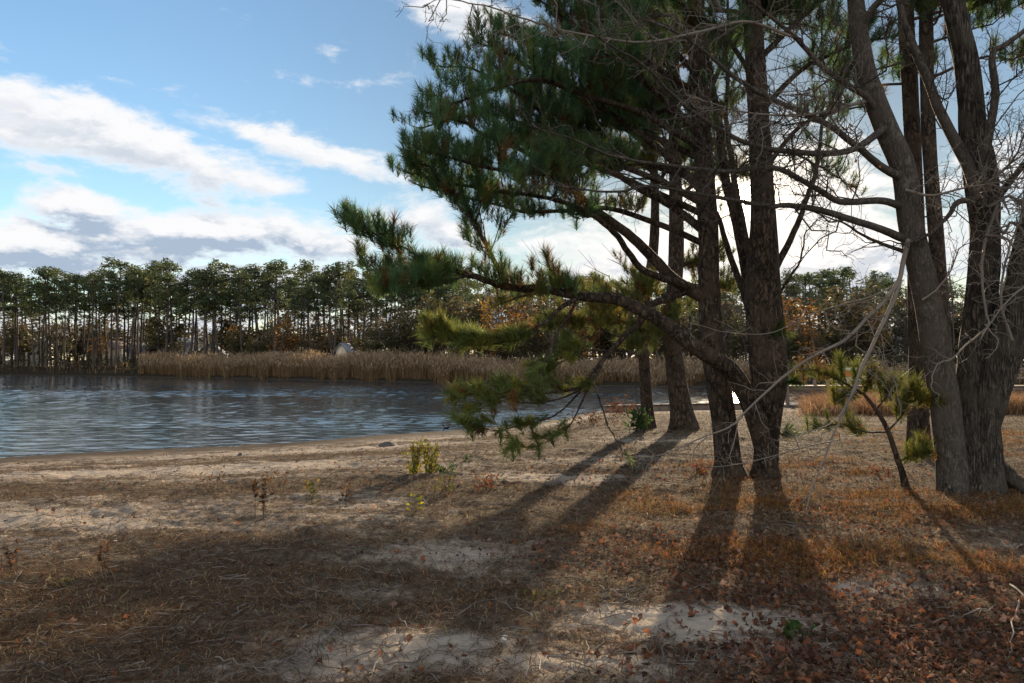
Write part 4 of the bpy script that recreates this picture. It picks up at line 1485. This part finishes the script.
def boat():
    Y = 58.0
    c = P(852, 372, Y)
    o = thing('boat', (c[0], Y, -.2), 'small white boat under a red and white cover beyond the pier', 'boat')
    L, B = 4.6, 1.7
    o.rotation_euler = (0, 0, .35)
    o.scale = (.6, .6, .6)
    n, mlen = 9, 14
    verts = []
    for i in range(mlen):
        u = i / (mlen - 1)
        wd = B / 2 * (1 - u ** 3) + .02
        for j in range(n):
            t = -1 + 2 * j / (n - 1)
            verts.append([-L / 2 + L * u, wd * math.copysign(abs(t) ** .7, t), .9 * abs(t) ** 2.2 + .18 * u * u])
    q = [[i * n + j, i * n + j + 1, (i + 1) * n + j + 1, (i + 1) * n + j] for i in range(mlen - 1) for j in range(n - 1)]
    mb = MB()
    mb.add(verts, q)
    mb.add([verts[j] for j in range(n)], None, [[0, j + 1, j] for j in range(1, n - 1)])
    mb.build('hull', M_WHITEWALL, o, smooth=True)
    MB().box((0, 0, .88), (L * .6, B * .85, .05)).build('deck', M_WHITEWALL, o)
    mb = MB()
    vs = []
    for i in range(8):
        for j in range(7):
            t = -1 + 2 * j / 6
            u = i / 7
            vs.append([-L * .3 + L * .5 * u, t * B * .42, .95 + .75 * (1 - t * t) * math.sin(math.pi * (.15 + .75 * u)) + .03 * ((i + j) % 2)])
    mb.add(vs, [[i * 7 + j, i * 7 + j + 1, (i + 1) * 7 + j + 1, (i + 1) * 7 + j] for i in range(7) for j in range(6)])
    mb.build('cover', M_REDCLOTH, o, smooth=True)
    MB().box((-.2, -.2, 1.9), (1.2, .7, .35)).build('windscreen', M_WHITEWALL, o)
    return o


boat()

# low timber bulkhead along the right-hand water edge
bp = []
for px in np.linspace(604, 742, 16):
    a = (px - 512) / F
    y = float(np.interp(a, NEAR_A, NEAR_Y)) - .25
    bp.append([a * y, y])
bp = np.array(bp)
o = thing('timber_bulkhead', (bp[7][0], bp[7][1], WATER_Z), 'low dark timber bulkhead holding the sand at the water edge behind the slim pines', 'bulkhead')
mb, cap = MB(), MB()
for k in range(len(bp) - 1):
    m_ = (bp[k] + bp[k + 1]) / 2 - bp[7]
    d = bp[k + 1] - bp[k]
    L = float(np.hypot(*d))
    rz = math.atan2(d[1], d[0])
    mb.box((m_[0], m_[1], .02), (L - .006, .10, .5), rz)
    cap.box((m_[0], m_[1], .3), (L - .004, .2, .05), rz)
mb.build('plank_wall', M_TIMBER, o)
cap.build('cap_board', M_TIMBER, o)

# ------------------------------------------------------------------ ground cover
def scatter(n, r, y0, y1, a=.70):
    """points with more of them close by, in front of the camera's side of the shore"""
    y = np.exp(r.uniform(math.log(y0), math.log(y1), n))
    x = y * r.uniform(-a, a, n)
    ok = y < shore_near(x, y) * .97
    return x[ok], y[ok]


r = np.random.default_rng(91)
STRAWC = np.array([(.19, .10, .055), (.24, .15, .085), (.10, .055, .032), (.34, .24, .14), (.06, .04, .028), (.17, .07, .035), (.13, .07, .04)])
x, y = scatter(270000, r, 2.9, 36)
sd_ = sand_at(x, y)
keep = r.random(len(x)) > sd_ * 1.12 - .02
x, y = x[keep], y[keep]
n = len(x)
z = gz(x, y) + .004 + r.random(n) * .018
ln = r.uniform(.015, .065, n) * (1 + y * .05)
an = r.uniform(0, 6.28, n)
pt = r.normal(0, .22, n)
d = np.column_stack([np.cos(an) * np.cos(pt), np.sin(an) * np.cos(pt), np.sin(pt)])
s = np.column_stack([-np.sin(an), np.cos(an), np.zeros(n)]) * (.0011 + y * .00018)[:, None]
c = np.column_stack([x, y, z])
bend = UP * r.uniform(0, .02, (n, 1))
v = np.stack([c - d * ln[:, None] - s, c - d * ln[:, None] + s, c + bend + s, c + bend - s, c + d * ln[:, None]], 1)
idx = np.arange(n)[:, None] * 5
cl = STRAWC[r.integers(0, len(STRAWC), n)] * np.array([1.0, 1.04, 1.0]) * r.uniform(.6, 1.2, (n, 1))
mb = MB()
mb.add(v.reshape(-1, 3), idx + np.array([[0, 1, 2, 3]]), idx + np.array([[3, 2, 4]]), np.repeat(cl[:, None], 5, 1).reshape(-1, 3))
tag(mb.build('pine_straw', M_STRAW), 'fallen pine needles and straw strewn over the ground', 'pine straw', kind='stuff')


def blades(n_clump, per, r, y0, y1, dens, hgt, cols, name, label, wid=.0022, spread=.10):
    x, y = scatter(n_clump, r, y0, y1)
    keep = r.random(len(x)) < dens(x, y)
    x, y = x[keep], y[keep]
    m_ = len(x)
    cx = np.repeat(x, per) + r.normal(0, spread, m_ * per) * np.repeat(.6 + y * .03, per)
    cy = np.repeat(y, per) + r.normal(0, spread, m_ * per) * np.repeat(.6 + y * .03, per)
    n = len(cx)
    kc = np.repeat(np.asarray(cols)[r.integers(0, len(cols), m_)] * r.uniform(.7, 1.2, (m_, 1)), per, axis=0) * r.uniform(.7, 1.25, (n, 1))
    h = hgt * r.uniform(.35, 1.2, n) * np.repeat(r.uniform(.6, 1.2, m_), per)
    b = np.column_stack([cx, cy, gz(cx, cy) - .006])
    le = r.normal(0, .85, (n, 2))
    mid = b + np.column_stack([le * h[:, None] * .25, h * .6])
    top = b + np.column_stack([le * h[:, None] * .9, h * .95])
    o_ = r.uniform(0, 6.28, n)
    s = np.column_stack([np.cos(o_), np.sin(o_), np.zeros(n)]) * (wid * (1 + cy * .05))[:, None]
    v = np.stack([b - s, b + s, mid + s * .8, mid - s * .8, top], 1)
    idx = np.arange(n)[:, None] * 5
    mb = MB()
    mb.add(v.reshape(-1, 3), idx + np.array([[0, 1, 2, 3]]), idx + np.array([[3, 2, 4]]), np.repeat(kc[:, None], 5, 1).reshape(-1, 3))
    return tag(mb.build(name, M_STRAW), label, 'grass', kind='stuff')


blades(34000, 11, r, 3.2, 26, lambda x, y: np.clip(gold_at(x, y) * 1.5 - .28, 0, 1), .085,
       [(.28, .105, .028), (.33, .16, .05), (.20, .07, .022), (.22, .11, .03), (.15, .11, .035), (.12, .06, .03)], 'golden_grass', 'dry orange and golden grass around the trunks')
blades(30000, 7, r, 2.9, 34, lambda x, y: np.clip(.33 * (fbm(x * .9, y * 1.3, 3, 55) - .3) * 2.4 - sand_at(x, y) * .6, 0, 1), .055,
       [(.24, .15, .08), (.18, .10, .05), (.13, .075, .04), (.34, .24, .14), (.08, .08, .03)], 'dry_grass', 'short dry tan grass scattered over the clearing')
x, y = P(855, 400, 35)[:2]
blades(90000, 6, r, 27, 39.5, lambda x, y: np.where((x / y > .37), np.clip((fbm(x * .5, y * .4, 2, 58) - .15) * 1.2, 0, 1), 0) * (r.random(len(x)) < .5), .75,
       [(.27, .15, .08), (.33, .2, .11), (.2, .11, .06)], 'waterside_grass', 'reddish dry grass by the water at the right', .006, .1)

x, y = scatter(2600, r, 2.9, 22)
mb = MB()
for a_, b_ in zip(x, y):
    an = r.uniform(0, 6.28)
    L = r.uniform(.06, .32)
    t_ = np.linspace(-.5, .5, 4)
    q = np.column_stack([a_ + np.cos(an) * t_ * L + r.normal(0, .012, 4), b_ + np.sin(an) * t_ * L + r.normal(0, .012, 4), np.zeros(4)])
    q[:, 2] = gz(q[:, 0], q[:, 1]) + .008 + r.uniform(0, .02, 4)
    mb.tube(q, np.linspace(.0045, .002, 4) * r.uniform(.6, 1.4), 4)
tag(mb.build('twig_litter', M_TWIG, smooth=True), 'small dead twigs littering the ground', 'twig litter', kind='stuff')

# fallen leaves
LEAFC = [(.13, .06, .038), (.18, .075, .04), (.09, .045, .032), (.22, .13, .09), (.17, .11, .085), (.10, .06, .045), (.21, .08, .038)]
LPATCH = patch_list([(760, 560, 1.0, .55, 1.0), (690, 545, .9, .5, .9), (850, 600, .8, .4, .6), (950, 640, .8, .5, 1.0), (870, 665, .8, .35, .9), (780, 600, .6, .3, .8), (1000, 590, .8, .4, .6), (900, 520, 2, 1, .35), (700, 470, 2.5, 2.0, .3)])
x, y = scatter(110000, r, 2.9, 24)
keep = r.random(len(x)) < np.clip(field(LPATCH, x, y) * .9 + .012, 0, 1)
x, y = x[keep], y[keep]
n = len(x)
an = r.uniform(0, 6.28, n)
d = np.column_stack([np.cos(an), np.sin(an), r.normal(.05, .3, n)])
mb = MB()
dead_leaf_shapes(mb, np.column_stack([x, y, gz(x, y) + r.uniform(.008, .04, n)]), d, r, .046, LEAFC)
tag(mb.build('leaf_litter', M_LEAF), 'fallen brown and rust coloured leaves', 'leaf litter', kind='stuff')

# fallen twigs
def fallen(px0, py0, px1, py1, lab, seed, r0=.008):
    a, b = GP(px0, py0), GP(px1, py1)
    w = Wood(seed)
    n = 12
    t = np.linspace(0, 1, n)[:, None]
    wob = np.cumsum(w.r.normal(0, .03, (n, 3)), axis=0) * np.linalg.norm(b - a) * .6
    wob[:, 2] = 0
    p = a + (b - a) * t + wob
    p[:, 2] = gz(p[:, 0], p[:, 1]) + .02 + .03 * w.r.random(n)
    w.mb.tube(p, taper(r0, r0 * .35, n), 6)
    bare_twigs(w, p, r0, .3, .22, .22, 1)
    o = w.mb.build('fallen_branch', M_TWIG, origin=a, smooth=True)
    tag(o, lab, 'branch')


fallen(1012, 590, 1000, 660, 'pale thin branch lying on the ground near the right edge', 801)
fallen(995, 616, 900, 628, 'thin bare branch lying left of the pale one near the right edge', 802, .006)
fallen(400, 622, 442, 655, 'thin pale stick lying on sand at the bottom centre', 803, .005)
fallen(215, 668, 250, 683, 'short grey stick lying at the bottom left', 804, .005)
fallen(600, 592, 640, 612, 'bent stick lying on straw below the centre', 805, .005)

# ------------------------------------------------------------------ small plants, one by one
def weed(px, py, h_px, lab, cols, seed, stems=3, leafn=10, leaf=.05, spread=.12, name='weed', cat='plant', lean=.12, dens_lo=.15, upright=.5):
    g = GP(px, py)
    H = h_px / F * g[1]
    o = thing(name, g, lab, cat)
    w = Wood(seed)
    f = MB()
    pos, dr = [], []
    for s_ in range(stems):
        a = w.r.uniform(0, 6.28)
        b = np.array([math.cos(a), math.sin(a), 0]) * (0.0 if stems == 2 else w.r.uniform(0, spread))
        e = b + np.array([w.r.normal(0, lean) * H, w.r.normal(0, lean) * H, H * w.r.uniform(.65, 1)])
        m_ = (b + e) / 2 + w.r.normal(0, .03, 3) * H
        p = spline(np.array([b - UP * .04, b, m_, e]), 9)
        w.mb.tube(p, taper(.0055, .002, 9), 5)
        for k in range(leafn):
            q, t = path_at(p, w.r.uniform(dens_lo, 1))
            dd = unit(np.cross(t, w.r.normal(size=3)) + UP * upright)
            if leaf > .05:
                w.mb.tube(np.array([q, q + dd * leaf * .5]), [.002, .0015], 3)
            pos.append(q + dd * (leaf * .4 if leaf > .05 else 0))
            dr.append(dd)
    w.mb.build('stem', M_PINETWIG, o, smooth=True)
    # simple pointed leaves
    pos, dr = np.array(pos), np.array(dr)
    T = np.array([[0, 0, 0], [.24, .06, .45], [0, -.04, 1], [-.24, .06, .45]])
    Rm = rot_to(dr, w.r)
    v = np.einsum('nij,kj->nki', Rm, T) * (leaf * w.r.uniform(.6, 1.3, len(pos)))[:, None, None] + pos[:, None]
    c = np.asarray(cols)[w.r.integers(0, len(cols), len(pos))] * w.r.uniform(.7, 1.25, (len(pos), 1))
    f.add(v.reshape(-1, 3), np.arange(len(pos) * 4).reshape(-1, 4), None, np.repeat(c[:, None], 4, 1).reshape(-1, 3))
    f.build('foliage', M_PLANT, o)
    return o


YG = [(.21, .21, .03), (.29, .25, .03), (.11, .14, .02), (.32, .23, .02), (.15, .11, .03)]
BR = [(.10, .055, .03), (.07, .04, .025), (.14, .07, .035)]
RD = [(.20, .06, .03), (.15, .045, .025), (.14, .09, .04)]
GN = [(.04, .08, .02), (.06, .09, .025), (.03, .06, .02)]
OL = [(.12, .11, .03), (.16, .11, .04), (.09, .09, .03)]
weed(414, 474, 30, 'bushy yellow green shrublet on the sand, left stem clump of the pair', YG, 900, 11, 30, .055, .13, 'yellow_shrub', lean=.13, dens_lo=.05, upright=1.1)
weed(431, 474, 33, 'bushy yellow green shrublet on the sand, taller right clump of the pair', YG, 901, 9, 34, .055, .08, 'yellow_shrub', lean=.10, dens_lo=.05, upright=1.1)
weed(445, 474, 8, 'low dark green sprig at the right foot of the yellow shrublets', GN, 902, 9, 9, .06, .28, 'green_sprig', lean=.5)
weed(440, 494, 18, 'sparse olive weed below the yellow shrublets', OL, 903, 8, 12, .05, .3, lean=.25)
weed(482, 491, 17, 'red leaved weed near the shadow edge right of the olive weed', RD, 904, 8, 12, .05, .15, lean=.4)
weed(413, 512, 18, 'small lone yellow green sprout in front of the shrublets', YG, 905, 3, 8, .06, .06, lean=.2)
weed(464, 462, 7, 'tiny green clump on the sand behind the red weed', GN, 906, 7, 8, .05, .15, lean=.4)
weed(255, 520, 40, 'tall dead seed stalk with a brown head, left one of the pair', BR, 907, 1, 60, .045, .02, 'dead_stalk', lean=.05, dens_lo=.6)
weed(264, 522, 43, 'tall dead seed stalk, right one of the pair, ringed with orange leaves', BR, 908, 2, 40, .04, .05, 'dead_stalk', lean=.06, dens_lo=.4)
weed(276, 494, 26, 'thin brown weed behind the two dead seed stalks', BR, 909, 5, 16, .05, .2, lean=.2)
weed(311, 504, 26, 'slender yellowish weed right of the dead seed stalks', OL + YG[:1], 910, 4, 16, .05, .1, lean=.12)
weed(345, 500, 20, 'faint brown weed halfway between the stalks and the shrublets', BR, 911, 5, 10, .05, .2, lean=.25)
weed(103, 578, 38, 'dark dead seed stalk standing in the shade at the left', BR, 912, 2, 46, .035, .03, 'dead_stalk', lean=.05, dens_lo=.35)
weed(11, 572, 26, 'short leaning brown seed stalk by the left edge', BR, 913, 2, 36, .035, .04, 'dead_stalk', lean=.2, dens_lo=.3)
weed(212, 492, 20, 'low brown weed on the pale sand left of the dead seed stalks', BR, 914, 5, 10, .05, .2, lean=.25)
weed(640, 433, 22, 'dark green broadleaf shrublet at the foot of the slim pine', GN, 915, 12, 18, .12, .25, 'green_shrub', lean=.3)
weed(620, 418, 22, 'leggy red brown shrub on the beach left of the slim pine', BR + RD[:1], 916, 14, 16, .11, .7, 'brown_shrub', lean=.35)
weed(592, 426, 16, 'loose brown shrub at the water edge under the drooping limb', BR, 917, 12, 12, .10, .6, 'brown_shrub', lean=.4)
weed(699, 475, 12, 'little red leaved seedling at the left foot of the straight pine', RD, 918, 6, 9, .06, .14, lean=.35)
weed(880, 476, 12, 'red leaved seedling on golden grass left of the pine sapling', RD, 919, 5, 9, .05, .14, lean=.35)
weed(790, 640, 12, 'low green plant on the leaf litter at the bottom right', GN, 920, 10, 8, .05, .12, 'green_sprig', lean=.6)
weed(1012, 402, 40, 'yellow green bush behind the bare tree by the right edge', YG + OL, 921, 12, 26, .16, .4, 'yellow_shrub', lean=.15)
weed(700, 398, 38, 'twiggy red brown shrub by the water between the slim pines and the straight pine', BR, 922, 5, 12, .14, .3, 'brown_shrub', lean=.25)
weed(540, 600, 10, 'small tuft of olive leaves in the shaded foreground', OL, 923, 8, 7, .04, .1, lean=.5)
weed(60, 590, 10, 'small olive weed in the shaded foreground at the left', OL, 924, 8, 7, .04, .12, lean=.5)


def lump(px, py, sx, sy, sz, lab, name, mat, seed, cat):
    g = GP(px, py)
    rr = np.random.default_rng(seed)
    n, m_ = 18, 9
    th = np.linspace(0, 2 * math.pi, n, endpoint=False)
    ph = np.linspace(-.35, math.pi / 2, m_)
    T, Q = np.meshgrid(th, ph)
    k = 1 + (fbm(np.cos(T) * 2 + 7, np.sin(T) * 2 + Q * 2, 3, seed) - .5) * .5
    v = np.stack([np.cos(T) * np.cos(Q) * sx * k, np.sin(T) * np.cos(Q) * sy * k, np.sin(Q) * sz * k], -1).reshape(-1, 3)
    q = [[i * n + j, i * n + (j + 1) % n, (i + 1) * n + (j + 1) % n, (i + 1) * n + j] for i in range(m_ - 1) for j in range(n)]
    mb = MB()
    mb.add(v, q)
    o = mb.build(name, mat, None, smooth=True)
    o.location = g
    tag(o, lab, cat)


lump(388, 446, .24, .25, .12, 'low dark rounded stone on the beach left of the yellow shrublets', 'stone', M_ROCK, 31, 'stone')
lump(240, 456, .06, .06, .07, 'small dark stone alone on the pale sand', 'stone', M_ROCK, 32, 'stone')
lump(397, 620, .03, .03, .02, 'white pebble in the shaded foreground', 'pebble', M_WHITEWALL, 33, 'pebble') if False else None
lump(505, 641, .022, .02, .016, 'pale pebble lying at the bottom centre', 'pebble', M_WHITEWALL, 34, 'pebble')


def duck(seed):
    o = thing('duck', (0, 0, -200), 'x', 'duck')
    n, m_ = 10, 9
    vs = []
    for i in range(m_):
        u = i / (m_ - 1)
        rr = .115 * math.sin(math.pi * (.06 + .9 * u)) ** .7
        for j in range(n):
            a = 2 * math.pi * j / n
            vs.append([-.25 + .5 * u, rr * math.cos(a), .06 + .10 * (1 - u) ** 3 + rr * .75 * math.sin(a)])
    q = [[i * n + j, i * n + (j + 1) % n, (i + 1) * n + (j + 1) % n, (i + 1) * n + j] for i in range(m_ - 1) for j in range(n)]
    mb = MB()
    mb.add(vs, q, [[0, j + 1, j] for j in range(1, n - 1)])
    p = spline(np.array([[.16, 0, .08], [.22, 0, .17], [.23, 0, .25], [.27, 0, .28], [.34, 0, .265], [.39, 0, .255]]), 14)
    mb.tube(p, [.06, .05, .042, .038, .037, .042, .05, .055, .055, .048, .03, .018, .014, .008], 8)
    mb.build('body', M_FEATHER, o, smooth=True)
    return o


dk = duck(1)
rd = np.random.default_rng(55)
first = True
for k in range(34):
    px = rd.uniform(0, 122) if k < 26 else rd.uniform(122, 190)
    py = rd.uniform(383, 389)
    y = depth_at(py, WATER_Z)
    d = dk if first else copy_tree(dk)
    first = False
    d.location = ((px - 512) / F * y, y, WATER_Z)
    d.rotation_euler = (0, 0, rd.uniform(0, 6.28))
    d.scale = (.5, .5, .5)
    tag(d, 'dark duck floating in the scattered flock far out on the left water', 'duck', 'ducks of the flock on the left water')
y = depth_at(428.5, WATER_Z)
d = copy_tree(dk)
d.location = ((447 - 512) / F * y, y, WATER_Z)
d.rotation_euler = (0, 0, 2.9)
d.scale = (.5, .5, .5)
d['label'] = 'lone dark duck swimming close to the near shore by the drooping limb'
del d['group']
